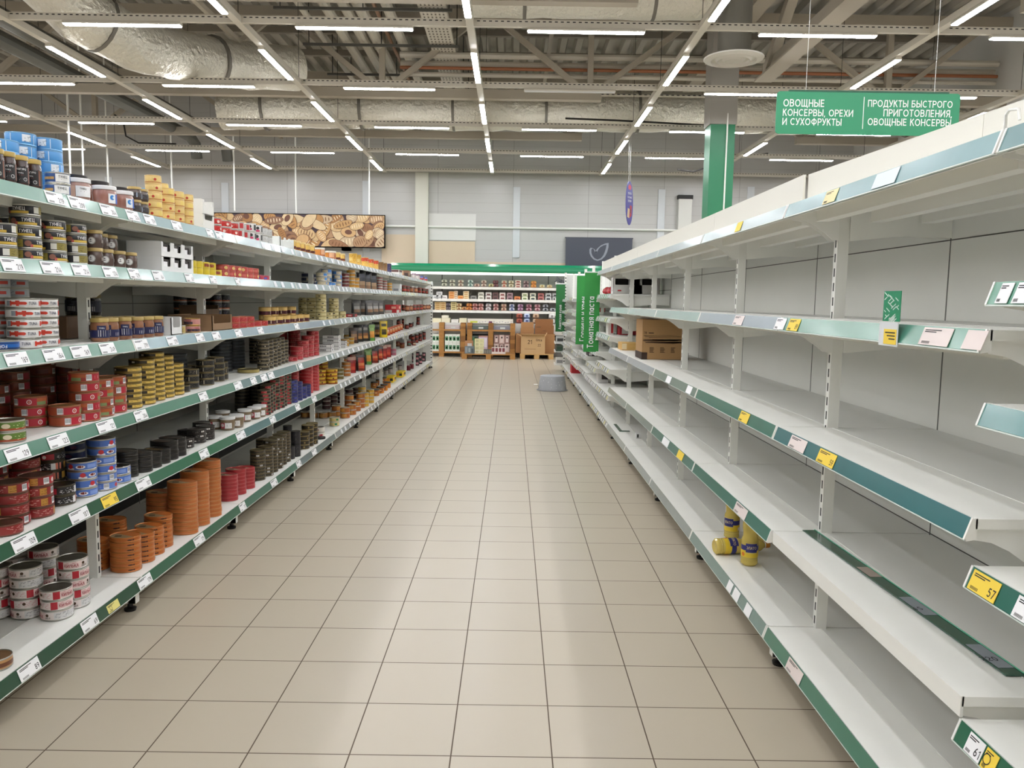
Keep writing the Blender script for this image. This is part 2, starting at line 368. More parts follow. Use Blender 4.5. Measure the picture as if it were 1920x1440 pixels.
m = MB(); m.box(-.21, .21, -.2, .2, 0, 4.42, mat('1d7a52', .35)); m.build('shaft', r)
m = MB(); m.box(-.23, .23, -.22, .22, 4.42, 6.2, mat('9e9a92', .5)); m.build('capital', r)
m = MB(); m.tube([(.06, -.215, .1), (.07, -.215, 4.6)], .014, WHITE); o = m.build('cable_duct', r); o['label'] = 'white cable duct on the column'
tag(r, 'square green column with grey top rising behind the right shelves', 'column')
FOIL = mat('dedacd', .36, .5, bump=1.0, scale=14); ZINC = mat('a3a29b', .4, .6, bump=.15, scale=3)
def wavy(pts, r, mname, label, rings=(), steps=14, name='air_duct'):
    P = []
    for a, b in zip(pts, pts[1:]):
        a, b = Vector(a), Vector(b); k = max(2, int((b-a).length*4))
        P += [a+(b-a)*(j/k) for j in range(k)]
    P.append(Vector(pts[-1])); rr = [r*(1+rnd.uniform(-.05, .05)) for _ in P]
    t = empty(name, P[0]); m = MB(); m.tube([p-P[0] for p in P], rr, mname, 18); m.build('sleeve', t)
    for j in range(3, len(P)-2, 7):
        d = (P[j+1]-P[j-1]).normalized()*.025; m = MB(); m.tube([P[j]-d-P[0], P[j]+d-P[0]], r*1.06, mat('77736b', .5, .4), 18); m.build('strap', t)
    return tag(t, label, 'duct')
wavy([(-5.2, 13.2, 4.96), (-3.5, 13.2, 5.02), (3.6, 13.2, 5.05), (XR-.1, 13.2, 5.05)], .38, FOIL, 'crinkled silver foil air duct crossing the hall above the aisle end')
wavy([(-.2, 9.2, 5.72), (3.2, 9.2, 5.72)], .32, FOIL, 'silver foil air duct near the top edge, above the nearest truss')
bend = [ony(60, -60, 7.8), ony(150, 25, 8.2), ony(245, 80, 8.9), ony(333, 104, 9.7), ony(400, 115, 10.3), ony(467, 124, 10.9), ony(555, 129, 11.5)]
wavy(bend, .37, FOIL, 'thick silver duct bending down from the upper left')
r = empty('ceiling_vent', (3.7, 9.6, 4.95))
m = MB(); m.lathe([(.24, 0.05), (.24, 1.3)], 24, ZINC); m.build('duct', r)
m = MB(); m.lathe([(.43, .03), (.44, .045), (.3, .09), (.24, .08)], 32, WHITE); m.lathe([(.43, .03), (.33, .01), (.32, .03), (.27, .03), (.24, .0), (.22, .03), (.17, .03), (.13, .0), (0, -.005)], 32, mat('c8c3b8', .5)); m.build('diffuser', r)
tag(r, 'round white ceiling air diffuser on a vertical metal duct', 'vent')
GREYP = mat('66665f', .5, .2)
for i, (xx, zz, y1) in enumerate([(-6.7, 5.2, 17.7), (-7.35, 5.2, 17.4)]):
    m = MB(); m.tube([(xx, 1.5, zz), (xx, y1-.4, zz), (xx, y1-.1, zz-.12), (xx, y1, zz-.45)], .13, GREYP, 12)
    tag(m.build('drain_pipe'), f'thick dark grey ceiling pipe at upper left, {["right", "left"][i]} of two', 'pipe', 'dark ceiling pipes')
PIPEM = mat('c2bcae', .5)
for i, px in enumerate([597, 640, 672, 697, 722, 743]):
    xx = (px-958)/(565-80)*4.5+.47; rr = [.05, .085, .085, .095, .03, .085][i]
    m = MB(); m.tube([(xx, 4.0, 5.86), (xx, 17.9, 5.86)], rr, PIPEM if i != 4 else mat('8a6a52', .5), 10)
    tag(m.build('ceiling_pipe'), f'pale insulated ceiling pipe left of the cable tray, {ORD[i]} from left', 'pipe', 'bundle of lengthwise pipes')
for i, y in enumerate([8.0, 9.9, 11.6, 13.4, 15.2, 17.0]):
    m = MB(); m.box(-3.2, -.5, y-.02, y+.02, 5.70, 5.74, mat('5b5a55', .5, .4))
    for xx in (-3.1, -1.85, -.55): m.tube([(xx, y, 5.74), (xx, y, 6.6)], .008, DARK, 5)
    tag(m.build('pipe_hanger'), f'dark hanger bar under the pipe bundle, {ORD[i]} from the camera', 'hanger', 'pipe hangers')
m = MB(); m.box(-1.02, -.60, 3.0, 17.9, 5.76, 5.78, RAILM); m.box(-1.02, -1.0, 3, 17.9, 5.78, 5.84, RAILM); m.box(-.62, -.6, 3, 17.9, 5.78, 5.84, RAILM)
y = 6.0
while y < 17.8:
    for j in range(6): m.quad((-.98+j*.062, y, 5.7595), (-.955+j*.062, y, 5.7595), (-.955+j*.062, y+.07, 5.7595), (-.98+j*.062, y+.07, 5.7595), mat('6d675c', .7))
    y += .13
tag(m.build('cable_tray'), 'perforated white cable tray running lengthwise beside the pipes', 'tray')
for i, (dy, dz, rr, hx) in enumerate([(0, .22, .055, 'c2bcae'), (.1, .1, .05, 'b9b1a1'), (.0, 0, .03, '9a5f3c'), (.05, -.1, .04, 'c2bcae')]):
    m = MB(); m.tube([(-1.6, 12.1+dy, 5.5+dz), (XR-.1, 12.1+dy, 5.5+dz)], rr, mat(hx, .5), 8)
    tag(m.build('cross_pipe'), f'{["pale", "beige", "copper", "lowest pale"][i]} thin pipe crossing the hall over the aisle end', 'pipe', 'cross pipes')
m = MB(); m.box(-.3, XR-.1, 12.5, 12.62, 5.18, 5.2, RAILM)
x = -.25
while x < XR-.2: m.quad((x, 12.499, 5.182), (x+.05, 12.499, 5.182), (x+.05, 12.499, 5.198), (x, 12.499, 5.198), DARK); x += .1
tag(m.build('cable_tray'), 'narrow perforated cable tray crossing the hall below the thin pipes', 'tray')
for i, (px, y0, y1, Y) in enumerate([(125, 160, 345, 12.5), (155, 300, 345, 14.5), (201, 290, 350, 15.5), (321, 295, 395, 16.5), (438, 300, 395, 16.5), (554, 296, 400, 16.9), (692, 300, 402, 17.3)]):
    a, b = ony(px, y0, Y), ony(px, y1, Y); m = MB(); m.tube([(a.x, a.y, ZR-.05), (a.x, a.y, b.z)], .018, WHITE, 6)
    tag(m.build('hanging_rod'), f'thin white rod hanging from the ceiling, {ORD[i]} from the left', 'rod', 'hanging rods')
# loose cables
for i, P in enumerate([[(640, 545, 12), (690, 500, 12.2)], ]): pass
CAB = mat('2a2826', .7)
for i, pts in enumerate([[(215, 215), (232, 232), (236, 255), (260, 268), (330, 270)], [(1440, 288), (1380, 296), (1300, 322), (1270, 318)], [(1340, 236), (1270, 232), (1160, 226), (1060, 222)]]):
    m = MB(); m.tube([ony(px, py, [15.2, 15.4, 12.5][i]) for px, py in pts], .018, CAB, 6)
    tag(m.build('power_cable'), ['black cable drooping from the ceiling grid at upper left', 'black cable along the rail behind the green column', 'black cable lying along the third cross rail'][i], 'cable')

# ---------------------------------------------------------------- gondola shelving
U_POST, U_BACK = .172, .585
SIDES = {'left': (-1.125, -1, .757), 'right': (1.46, 1, .326)}
LLEV = [.152, .581, .878, 1.18, 1.477, 1.716]
RLEV = [.155, .525, .92, 1.32, 1.722]
POSTM = mat('eaeae4', .4)
def SX(side, u): x0, s, _ = SIDES[side]; return x0+s*u
class SB(MB):                                                    # shelving coordinates: u into the shelf, y along, z up
    def __init__(s, side): super().__init__(); s.side = side
    def ub(s, u0, u1, y0, y1, z0, z1, m): return s.box(SX(s.side, u0), SX(s.side, u1), y0, y1, z0, z1, m)
    def up(s, pts, y0, y1, m): return s.prism([(SX(s.side, u), z) for u, z in pts], 1, y0, y1, m)
def post(side, y, ztop, parent, off=0):
    m = SB(side); m.ub(U_POST, U_POST+.04, y-.015, y+.015, .03, ztop, POSTM)
    z = .17
    while z < ztop-.04:
        m.ub(U_POST-.0006, U_POST, y-.0045, y+.0045, z, z+.03, DARK); z += .052
    m.build('upright', parent)
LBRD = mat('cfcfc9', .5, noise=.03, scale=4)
def shelf(side, y0, y1, z, parent, railc, base=False, rail=True, grooves=True, depth=1):
    g = .004
    m = SB(side)
    m.ub(.0, .19, y0+g, y1-g, z-.022, z, WHITE); m.ub(.192, .575, y0+g, y1-g, z-.022, z-.0015, mat('dededa', .45, noise=.03, scale=5) if side == 'right' else LBRD)  # right rear board greyer: shade of the shelf above put into its colour
    m.ub(.1905, .1935, y0+g, y1-g, z-.0015, z+.0012, WHITE)
    m.ub(-.003, .004, y0+g, y1-g, z-.046, z+.0015, WHITE)
    for u in ((.07, .26, .44) if not base else ()): m.ub(u, u+.045, y0+.07, y1-.07, z-.064, z-.022, PANEL)
    sh = m.build('base_shelf' if base else 'shelf', parent)
    if rail:
        m = SB(side); m.up([(-.0035, z-.001), (-.006, z+.001), (-.021, z-.044), (-.018, z-.047), (-.004, z-.044)], y0+g+.004, y1-g-.004, mat(railc, .28, coat=.7, noise=.1, scale=9))
        for yy in (y0+g, y1-g-.006): m.up([(-.003, z), (-.0075, z+.002), (-.023, z-.045), (-.018, z-.049), (-.003, z-.046)], yy, yy+.006, WHITE)
        m.up([(-.0185, z-.0462), (-.0215, z-.0445), (-.0222, z-.0475), (-.019, z-.049)], y0+g, y1-g, mat('cfdad4', .3))
        m.build('price_rail', sh)
    if not base:
        for yy in (y0+.019, y1-.022):
            m = SB(side)
            m.up([(.006, z-.022), (U_POST, z-.022), (U_POST, z-.125), (.15, z-.122), (.12, z-.098), (.085, z-.074), (.045, z-.056), (.006, z-.05)], yy, yy+.003, WHITE)
            m.up([(U_POST+.04, z-.022), (.575, z-.022), (.575, z-.11), (.40, z-.105), (U_POST+.04, z-.125)], yy, yy+.003, PANEL)
            m.build('bracket', sh)
    return sh
def foot(side, y, parent):
    m = SB(side); m.ub(.02, .56, y-.004, y+.004, .035, .105, WHITE); m.ub(.018, .05, y-.004, y+.03, .035, .075, WHITE)
    m.lathe([(0, .0), (.024, .0), (.026, .012), (.012, .018), (.010, .04), (0, .04)], 14, BLACKM, cx=SX(side, .05), cy=y+.012)
    m.build('foot', parent)
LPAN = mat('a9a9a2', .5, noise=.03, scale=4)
def bay(side, k, levels, ztop, railf, label, fascia=False, norail=(), seams=(1.605,)):
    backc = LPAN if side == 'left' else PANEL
    x0, s, yj = SIDES[side]; y0 = yj+1.25*k; y1 = y0+1.25
    r = empty('shelving_bay', (0, 0, 0))
    post(side, y0, ztop, r); foot(side, y0, r)
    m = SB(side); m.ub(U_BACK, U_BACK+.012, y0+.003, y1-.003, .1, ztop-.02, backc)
    m.ub(U_BACK-.0012, U_BACK+.001, y0-.003, y0+.003, .14, ztop-.1, mat('6c6b66', .6))
    for z in seams: m.ub(U_BACK-.0012, U_BACK+.001, y0, y1, z-.002, z+.002, mat('56554f', .6))
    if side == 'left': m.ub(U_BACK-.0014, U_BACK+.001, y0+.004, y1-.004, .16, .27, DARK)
    m.build('back_panel', r)
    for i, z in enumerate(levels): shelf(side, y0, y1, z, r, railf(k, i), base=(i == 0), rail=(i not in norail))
    if fascia:
        FM = mat('e6e4da', .45); cut = [(y1-.001, .045), (y0+.001, .045)] if k >= 0 else ([(y1-.001, .06), (y0+.32, .135), (y0+.001, .162)] if k == -1 else [(y1-.001, .162), (y0+.001, .162)])
        for (ya, ua), (yb, ub) in zip(cut, cut[1:]):
            m = MB(); p = [(SX(side, ua), ya), (SX(side, ua+.008), ya), (SX(side, ub+.008), yb+.003), (SX(side, ub), yb+.003)]
            m.prism(p, 2, ztop-.108, ztop, FM); m.build('fascia', r)
    tag(r, label, 'shelving', f'shelving bays on the {side} of the aisle')
    return r
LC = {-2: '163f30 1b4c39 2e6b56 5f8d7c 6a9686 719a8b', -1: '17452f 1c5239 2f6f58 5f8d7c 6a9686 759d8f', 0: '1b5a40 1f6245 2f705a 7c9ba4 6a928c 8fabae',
      1: '2a6450 466f73 44696d 849aa4 8ba8ac 9ab2b6', 2: '55696c 4f7268 4d6d6e 86959f 95a7ab a0aeb3'}  # upper rails paler: lamp reflection painted into their colour
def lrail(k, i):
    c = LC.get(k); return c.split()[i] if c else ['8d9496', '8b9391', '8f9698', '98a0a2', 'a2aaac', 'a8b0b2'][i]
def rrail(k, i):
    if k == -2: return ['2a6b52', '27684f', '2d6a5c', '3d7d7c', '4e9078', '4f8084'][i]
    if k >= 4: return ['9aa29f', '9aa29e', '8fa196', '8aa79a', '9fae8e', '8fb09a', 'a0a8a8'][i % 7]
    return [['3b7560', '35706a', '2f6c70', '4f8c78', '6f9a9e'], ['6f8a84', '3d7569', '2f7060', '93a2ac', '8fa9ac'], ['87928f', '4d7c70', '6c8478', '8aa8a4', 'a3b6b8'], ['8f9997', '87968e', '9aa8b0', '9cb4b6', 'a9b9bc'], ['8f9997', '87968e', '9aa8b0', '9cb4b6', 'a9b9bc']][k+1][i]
kn = {-2: 'beside the camera', -1: 'nearest in view'}
for k in range(-2, 10):
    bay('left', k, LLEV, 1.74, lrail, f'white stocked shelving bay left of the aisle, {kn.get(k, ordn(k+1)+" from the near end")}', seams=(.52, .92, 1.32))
for k in range(-2, 4):
    lv = [.155, .479, .821, 1.168, 1.417, 1.722] if k == -2 else RLEV
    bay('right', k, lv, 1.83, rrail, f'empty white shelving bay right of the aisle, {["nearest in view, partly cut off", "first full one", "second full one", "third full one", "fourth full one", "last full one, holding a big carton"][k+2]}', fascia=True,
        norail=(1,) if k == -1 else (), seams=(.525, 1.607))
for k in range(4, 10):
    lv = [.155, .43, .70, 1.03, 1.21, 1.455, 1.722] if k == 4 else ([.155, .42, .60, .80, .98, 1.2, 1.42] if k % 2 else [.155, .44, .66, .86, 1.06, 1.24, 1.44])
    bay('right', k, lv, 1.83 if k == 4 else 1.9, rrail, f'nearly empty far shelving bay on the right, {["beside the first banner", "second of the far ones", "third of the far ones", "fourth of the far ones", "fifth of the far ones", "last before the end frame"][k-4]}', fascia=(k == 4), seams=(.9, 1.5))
for side, k, xx, yy, zt in (('left', 10, -1.15, 13.42, 1.74), ('right', 10, 1.505, 12.95, 1.93)):
    y = SIDES[side][2]+1.25*k; r = empty('shelf_end_unit', (0, 0, 0)); post(side, y, zt-.02, r); foot(side, y, r)
    m = MB(); s = SIDES[side][1]; m.box(xx-.02, xx+.02, yy-.015, yy+.02, .03, zt, POSTM)
    z = .2
    while z < zt-.05:
        m.box(xx-.014, xx+.014, yy-.0156, yy-.015, z, z+.02, DARK); z += .06
    m.build('end_upright', r)
    m = MB(); m.box(min(xx, xx+s*1.0)+.02, max(xx, xx+s*1.0), yy, yy+.012, .1, zt-.03, mat('d8d8d4', .5)); m.build('end_panel', r)
    m = MB(); m.lathe([(0, 0), (.024, 0), (.026, .012), (.012, .018), (.01, .04), (0, .04)], 12, BLACKM, cx=xx, cy=yy); m.build('foot', r)
    tag(r, f'white slotted end frame closing the {side} shelving at the far end', 'shelving')

# ---------------------------------------------------------------- price tags on the shelf edges
fN = Vector((-.94, 0, .342)).normalized()
def tag_matrix(side, y, z, drop=.023):
    x0, s, _ = SIDES[side]
    t = Vector((0, 1, 0)) if side == 'left' else Vector((0, -1, 0))
    nrm = Vector((s*-.94, 0, .342)).normalized(); v = nrm.cross(t).normalized()
    M = Matrix((t, v, nrm)).transposed().to_4x4()
    M.translation = Vector((x0+s*-.0135, y, z-drop+.0003))+nrm*.0022; return M
_tags = {}
def tag_mesh(wd, hgt, c, text=None, design='plain'):
    m = MB(); hw, hh = wd/2, hgt/2
    m.box(-hw, hw, -hh, hh, -.0005, .0005, c); o = m.build('price_tag')
    if text is not None:
        m = MB(); z = .0008
        for i, L in enumerate((.7, .5)): m.quad((-hw*.85, hh*(.75-.2*i), z), (-hw*.85+wd*.8*L, hh*(.75-.2*i), z), (-hw*.85+wd*.8*L, hh*(.64-.2*i), z), (-hw*.85, hh*(.64-.2*i), z), INK)
        for i in range(9):
            xx = -hw*.8+i*wd*.032; m.quad((xx, -hh*.85, z), (xx+wd*.016, -hh*.85, z), (xx+wd*.016, -hh*.55, z), (xx, -hh*.55, z), INK)
        if text: m.ftext(text, (hw*.88, -hh*.72, z), (1, 0, 0), (0, 1, 0), hgt*.44, INK, 'r', wd*.6)
        if design == 'ring':
            for i in range(16):
                a, b = 2*math.pi*i/16, 2*math.pi*(i+1)/16; q = hh*.55; p = hh*.44; cx = -hw*.45
                m.quad((cx+p*math.cos(a), p*math.sin(a), z), (cx+q*math.cos(a), q*math.sin(a), z), (cx+q*math.cos(b), q*math.sin(b), z), (cx+p*math.cos(b), p*math.sin(b), z), INK)
        m.build('print', o)
    return o
def near_tag(side, li, z, a, b, text, c=PAPER, label=None, design='plain', name='price_tag', hgt=.043, drop=.023):
    X = SX(side, -.014)
    ya, yb = yat(a, X, z-.022), yat(b, X, z-.022); wd = abs(ya-yb)
    o = tag_mesh(max(.03, min(wd, .32)), hgt, c, text, design); o.matrix_world = tag_matrix(side, (ya+yb)/2, z, drop)
    return o
NEAR = {5: '85 119 219|129 158 209|188 217 304|237 260 324|270 290 159|322 340 144|387 400 92|404 418 89',
        4: '2 43 219|77 114 214|135 166 214|193 219 174|241 261 129|286 306 64|347 362 65|393 405 72|441 450 79',
        3: '9 52 169|81 118 164|133 167 169|187 215 249|252 277 299|313 332 279|367 382 139|398 412 96|441 453 114|483 493 99|552 560 118',
        2: '10 54 129|90 127 123|182 214 121|252 275 204|373 388 214|439 453 214|470 480 174|489 500 159|503 513 147|560 567 132',
        1: '23 66 109|131 165 107|255 281 107|374 390 162|443 459 152|506 516 124|554 562 99|585 593 87',
        0: '35 73 89|153 182 69|259 283 179|364 382 175|449 460 117|508 519 84|556 564 86|585 593 88'}
for li, row in NEAR.items():
    for j, e in enumerate(row.split('|')):
        a, b, t = e.split(); o = near_tag('left', li, LLEV[li], int(a), int(b), t)
        tag(o, f'white price tag marked {t}, {ordn(j)} from the near end, left {LV[li]} shelf edge', 'price tag', 'price tags on the left shelves')
o = near_tag('left', 1, LLEV[1], 191, 219, '95', YELLOW); tag(o, 'yellow price tag on the left second shelf edge under the blue tins', 'price tag', 'price tags on the left shelves')
o = near_tag('left', 0, LLEV[0], 201, 222, '', mat('e6dc86', .6), design='ring', hgt=.032, drop=.027); tag(o, 'small yellow tag with ring on the left bottom shelf edge near the first foot', 'price tag', 'price tags on the left shelves')
far = tag_mesh(.062, .040, mat('dfe2e6', .6)); firstfar = True; MASS = MB()
def far_tag(side, y, z, label):
    global firstfar
    if firstfar: o = far; firstfar = False
    else: o = far.copy(); COL.objects.link(o)
    o.matrix_world = tag_matrix(side, y, z); tag(o, label, 'price tag', f'price tags on the far {side} shelves')
def mass_tag(side, y, z, wd=.055):
    M = tag_matrix(side, y, z); MASS.add([M @ Vector(p) for p in ((-wd/2, -.019, .0006), (wd/2, -.019, .0006), (wd/2, .019, .0006), (-wd/2, .019, .0006))], [(0, 1, 2, 3)], mat(rnd.choice(('dfe2e6', 'dcdedf', 'e6e6e6', 'dfe2e6', 'e3dba0')), .6))
for li in range(6):
    y = {5: 2.5, 4: 2.75, 3: 4.1, 2: 4.2, 1: 4.5, 0: 4.5}[li]; j = 0
    while y < 13.15:
        q = (y-.757) % 1.25
        if .05 < q < 1.2:
            if y < 8.3: far_tag('left', y, LLEV[li], f'plain white shelf tag, {ordn(j)} beyond the printed ones, left {LV[li]} shelf edge'); j += 1
            else: mass_tag('left', y, LLEV[li])
        y += rnd.uniform(.16, .28) if y < 8.3 else rnd.uniform(.10, .17)

# ---------------------------------------------------------------- right side tags, loose strip, shelf talker
PINKP = mat('e3d6d2', .5)
for side, li, z, a, b, t, c, lab, dsg in [
    ('right', 2, .92, 1482, 1511, '', PINKP, 'faded pink white tag on the right third shelf edge beside a yellow tag', 'plain'),
    ('right', 2, .92, 1535, 1566, '59', YELLOW, 'yellow price tag on the right third shelf edge below the first visible post', 'plain'),
    ('right', 2, .92, 1388, 1404, '', YELLOW, 'yellow price tag on the right third shelf edge, second full bay', 'plain'),
    ('right', 2, .92, 1288, 1297, None, PAPER, 'white tag on the right third shelf edge near the big carton, nearer one', 'plain'),
    ('right', 2, .92, 1250, 1258, None, PAPER, 'white tag on the right third shelf edge near the big carton, farther one', 'plain'),
    ('right', 1, .525, 1379, 1400, '', PINKP, 'faded white tag on the right second shelf edge above the oil bottles', 'plain'),
    ('right', 1, .525, 1271, 1281, None, YELLOW, 'yellow tag on the right second shelf edge, two bays away', 'plain'),
    ('right', 1, .525, 1243, 1254, None, PAPER, 'white tag on the right second shelf edge beyond the yellow one', 'plain'),
    ('right', 3, 1.32, 1479, 1499, '89', YELLOW, 'yellow price tag on the right fourth shelf edge at a joint', 'plain'),
    ('right', 3, 1.32, 1455, 1473, '', PAPER, 'white tag on the right fourth shelf edge left of the yellow one', 'plain'),
    ('right', 3, 1.32, 1377, 1394, '', PINKP, 'pinkish tag on the right fourth shelf edge, second full bay', 'plain'),
    ('right', 3, 1.32, 1729, 1784, '', PINKP, 'wide pink white paper in the right fourth shelf edge, near end', 'plain'),
    ('right', 3, 1.32, 1810, 1848, None, PINKP, 'pale paper at the very end of the right fourth shelf edge', 'plain'),
    ('right', 4, 1.722, 1547, 1570, '', mat('e8d9a0', .5), 'pale yellow tag on the right top shelf edge', 'plain'),
    ('right', 4, 1.722, 1381, 1391, None, YELLOW, 'small yellow tag on the right top shelf edge, second full bay', 'plain'),
    ('right', 4, 1.722, 1640, 1684, None, mat('c9d3d8', .3), 'long clear paper strip in the right top shelf edge', 'plain'),
    ('right', 0, .155, 1477, 1503, '', PINKP, 'faded tag on the right bottom shelf edge behind the nearest foot', 'plain'),
    ('right', 0, .155, 1365, 1373, None, PAPER, 'white tag on the right bottom shelf edge below the oil bottles, farther', 'plain'),
    ('right', 0, .155, 1376, 1386, None, PAPER, 'white tag on the right bottom shelf edge below the oil bottles, middle', 'plain'),
    ('right', 0, .155, 1398, 1408, None, PAPER, 'white tag on the right bottom shelf edge below the oil bottles, nearer', 'plain'),
    ('right', 2, .821, 1822, 1872, '57', YELLOW, 'yellow price tag marked 57 at the right picture edge', 'plain'),
    ('right', 2, .821, 1905, 1960, '', PAPER, 'white price tag beside the yellow 57 tag at right edge', 'plain'),
    ('right', 1, .479, 1815, 1843, '61', PAPER, 'white price tag marked 61 at lower right corner', 'plain'),
    ('right', 1, .479, 1846, 1868, '', YELLOW, 'small yellow ring tag beside the white 61 tag', 'ring'),
    ('right', 4, 1.417, 1874, 1897, '', PAPER, 'white price tag on the green strip at right edge, left one', 'plain'),
    ('right', 4, 1.417, 1905, 1935, '', PAPER, 'white price tag on the green strip at right edge, right one', 'plain')]:
    o = near_tag(side, li, z, a, b, t, c, design=dsg); tag(o, lab, 'price tag', 'price tags on the right shelves')
for k in range(4, 10):
    lv = [.155, .43, .70, 1.03, 1.21, 1.455] if k == 4 else ([.155, .42, .60, .80, .98, 1.2, 1.42] if k % 2 else [.155, .44, .66, .86, 1.06, 1.24, 1.44])
    for i, z in enumerate(lv):
        y = .326+1.25*k+.06
        while y < .326+1.25*(k+1)-.05: mass_tag('right', y, z, .06); y += rnd.uniform(.10, .2)
tag(MASS.build('price_tags', smooth=0), 'dense rows of small price tags along the far shelf edges', 'price tags', kind='stuff')
# holder standing up from the shelf edge
y = (yat(1653, 1.44, 1.34)+yat(1690, 1.44, 1.34))/2
r = empty('shelf_talker', (SX('right', -.024), y, 1.32))
m = MB(); m.box(-.0015, .0005, -.05, .05, -.055, .006, mat('dfe3e6', .3)); m.build('holder', r)
m = MB(); m.box(-.003, -.0016, -.045, .02, -.05, -.012, YELLOW)
for i in range(3): m.box(-.0034, -.003, -.04, .012-.01*i, -.022-.008*i, -.019-.008*i, INK)
o = m.build('card', r); o['label'] = 'yellow card with dark print'
m = MB(); m.box(-.001, .0006, -.055, .035, .008, .085, mat('1f8a62', .35)); rs = random.Random(3)
for i in range(26):
    a, b = rs.uniform(-.05, .02), rs.uniform(.012, .07); l = rs.uniform(.008, .028); t = rs.choice((1, -1))
    m.quad((-.0014, a, b), (-.0014, a+l, b+t*l*.5), (-.0014, a+l, b+t*l*.5+.003), (-.0014, a, b+.003), mat('d8ece2', .5))
o = m.build('sticker', r); o['label'] = 'green card with white scribble pattern'
tag(r, 'small green and white shelf talker standing on the right fourth shelf edge', 'sign')
# loose strip on the second right shelf
A, B = fl(1516, 995, .527), fl(1905, 1268, .527); d = (B-A).normalized(); q = Vector((d.y, -d.x, 0))*-.0235
m = MB(); GS = mat('1f5140', .25, coat=.6)
m.add([A-q, A+q, B+q, B-q, A-q+Vector((0, 0, .003)), A+q+Vector((0, 0, .003)), B+q+Vector((0, 0, .003)), B-q+Vector((0, 0, .003))],
      [(3, 2, 1, 0), (4, 5, 6, 7), (0, 1, 5, 4), (1, 2, 6, 5), (2, 3, 7, 6), (3, 0, 4, 7)], GS)
L = (B-A).length
for t0, t1, c in ((.36, .44, 'a89a90'), (.585, .70, '8e959c'), (.86, .97, '8e959c')):
    P = [A+d*(L*t)+q*s+Vector((0, 0, .0036)) for t, s in ((t0, -.8), (t0, .85), (t1, .85), (t1, -.8))]; m.quad(*P, mat(c, .4))
for t0, tx in ((.67, '45'), (.94, '220')): m.ftext(tx, A+d*(L*t0)+q*-.5+Vector((0, 0, .0042)), -q.normalized()*-1, -d, .022, INK, 'c')
m.tube([A+q+Vector((0, 0, .004)), B+q+Vector((0, 0, .004))], .002, mat('3aa079', .3), 5)
tag(m.build('price_strip'), 'dark green price strip lying loose on the empty right second shelf', 'price strip')
# wire hook on the nearest top shelf
m = MB(); P = [onx(1884, 252, 1.53), onx(1886, 216, 1.53), onx(1893, 206, 1.53), onx(1910, 204, 1.53), onx(1912, 225, 1.53)]; m.tube(P, .0035, mat('c9c9c4', .3, .6), 6)
tag(m.build('wire_hook'), 'bent white wire hook at the end of the right top shelf', 'hook')

# ---------------------------------------------------------------- signs
SGR = mat('2f9268', .4)
r = empty('aisle_sign', (0, 4.5, 0)); a, b = ony(1457, 171, 4.5), ony(1795, 256, 4.5)
x0, x1, z1, z0 = a.x, b.x, a.z, b.z
def rrect(x0, x1, z0, z1, q, k=5):
    P = []
    for cx, cz, t in ((x1-q, z1-q, 0), (x0+q, z1-q, 90), (x0+q, z0+q, 180), (x1-q, z0+q, 270)):
        P += [(cx+q*math.cos(math.radians(t+90*i/k)), cz+q*math.sin(math.radians(t+90*i/k))) for i in range(k+1)]
    return P
m = MB(); m.prism(rrect(x0, x1, z0, z1, .03), 1, -.006, .006, SGR); m.box(x0+.1, x1-.1, -.008, .008, z1-.002, z1+.012, mat('1f5a42', .4)); m.build('board', r)
m = MB(); S1 = 1/F*(4.5-CAM.y); k = (x1-x0)/338
SW = {'ОВОЩНЫЕ': 75, 'КОНСЕРВЫ, ОРЕХИ': 128, 'И СУХОФРУКТЫ': 108, 'ПРОДУКТЫ БЫСТРОГО': 154, 'ПРИГОТОВЛЕНИЯ,': 125, 'ОВОЩНЫЕ КОНСЕРВЫ': 152}
def sgn(t, px, py, al): 
    P = ony(px, py, 4.5); m.ftext(t, (P.x, -.0066, P.z), (1, 0, 0), (0, 0, 1), .064, mat('f4f6f4', .6), al, SW[t]*S1); m.build('lettering', r); m.__init__()
for t, px, py in (('ОВОЩНЫЕ', 1468, 200), ('КОНСЕРВЫ, ОРЕХИ', 1467, 217.5), ('И СУХОФРУКТЫ', 1466, 234.5)): sgn(t, px, py, 'l')
for t, px, py in (('ПРОДУКТЫ БЫСТРОГО', 1785, 203), ('ПРИГОТОВЛЕНИЯ,', 1784, 220.5), ('ОВОЩНЫЕ КОНСЕРВЫ', 1782, 237.5)): sgn(t, px, py, 'r')
P = ony(1620, 182, 4.5); m.box(P.x-.003, P.x+.003, -.0066, -.006, P.z-.27, P.z, mat('f4f6f4', .6)); m.build('divider', r)
m = MB()
for px in (1511, 1752): P = ony(px, 172, 4.5); m.tube([(P.x, 0, P.z), (P.x, 0, 6.4)], .0025, mat('d0d0cc', .4), 5)
m.build('cable', r)
tag(r, 'long green hanging sign with white lettering above the right shelves', 'sign')

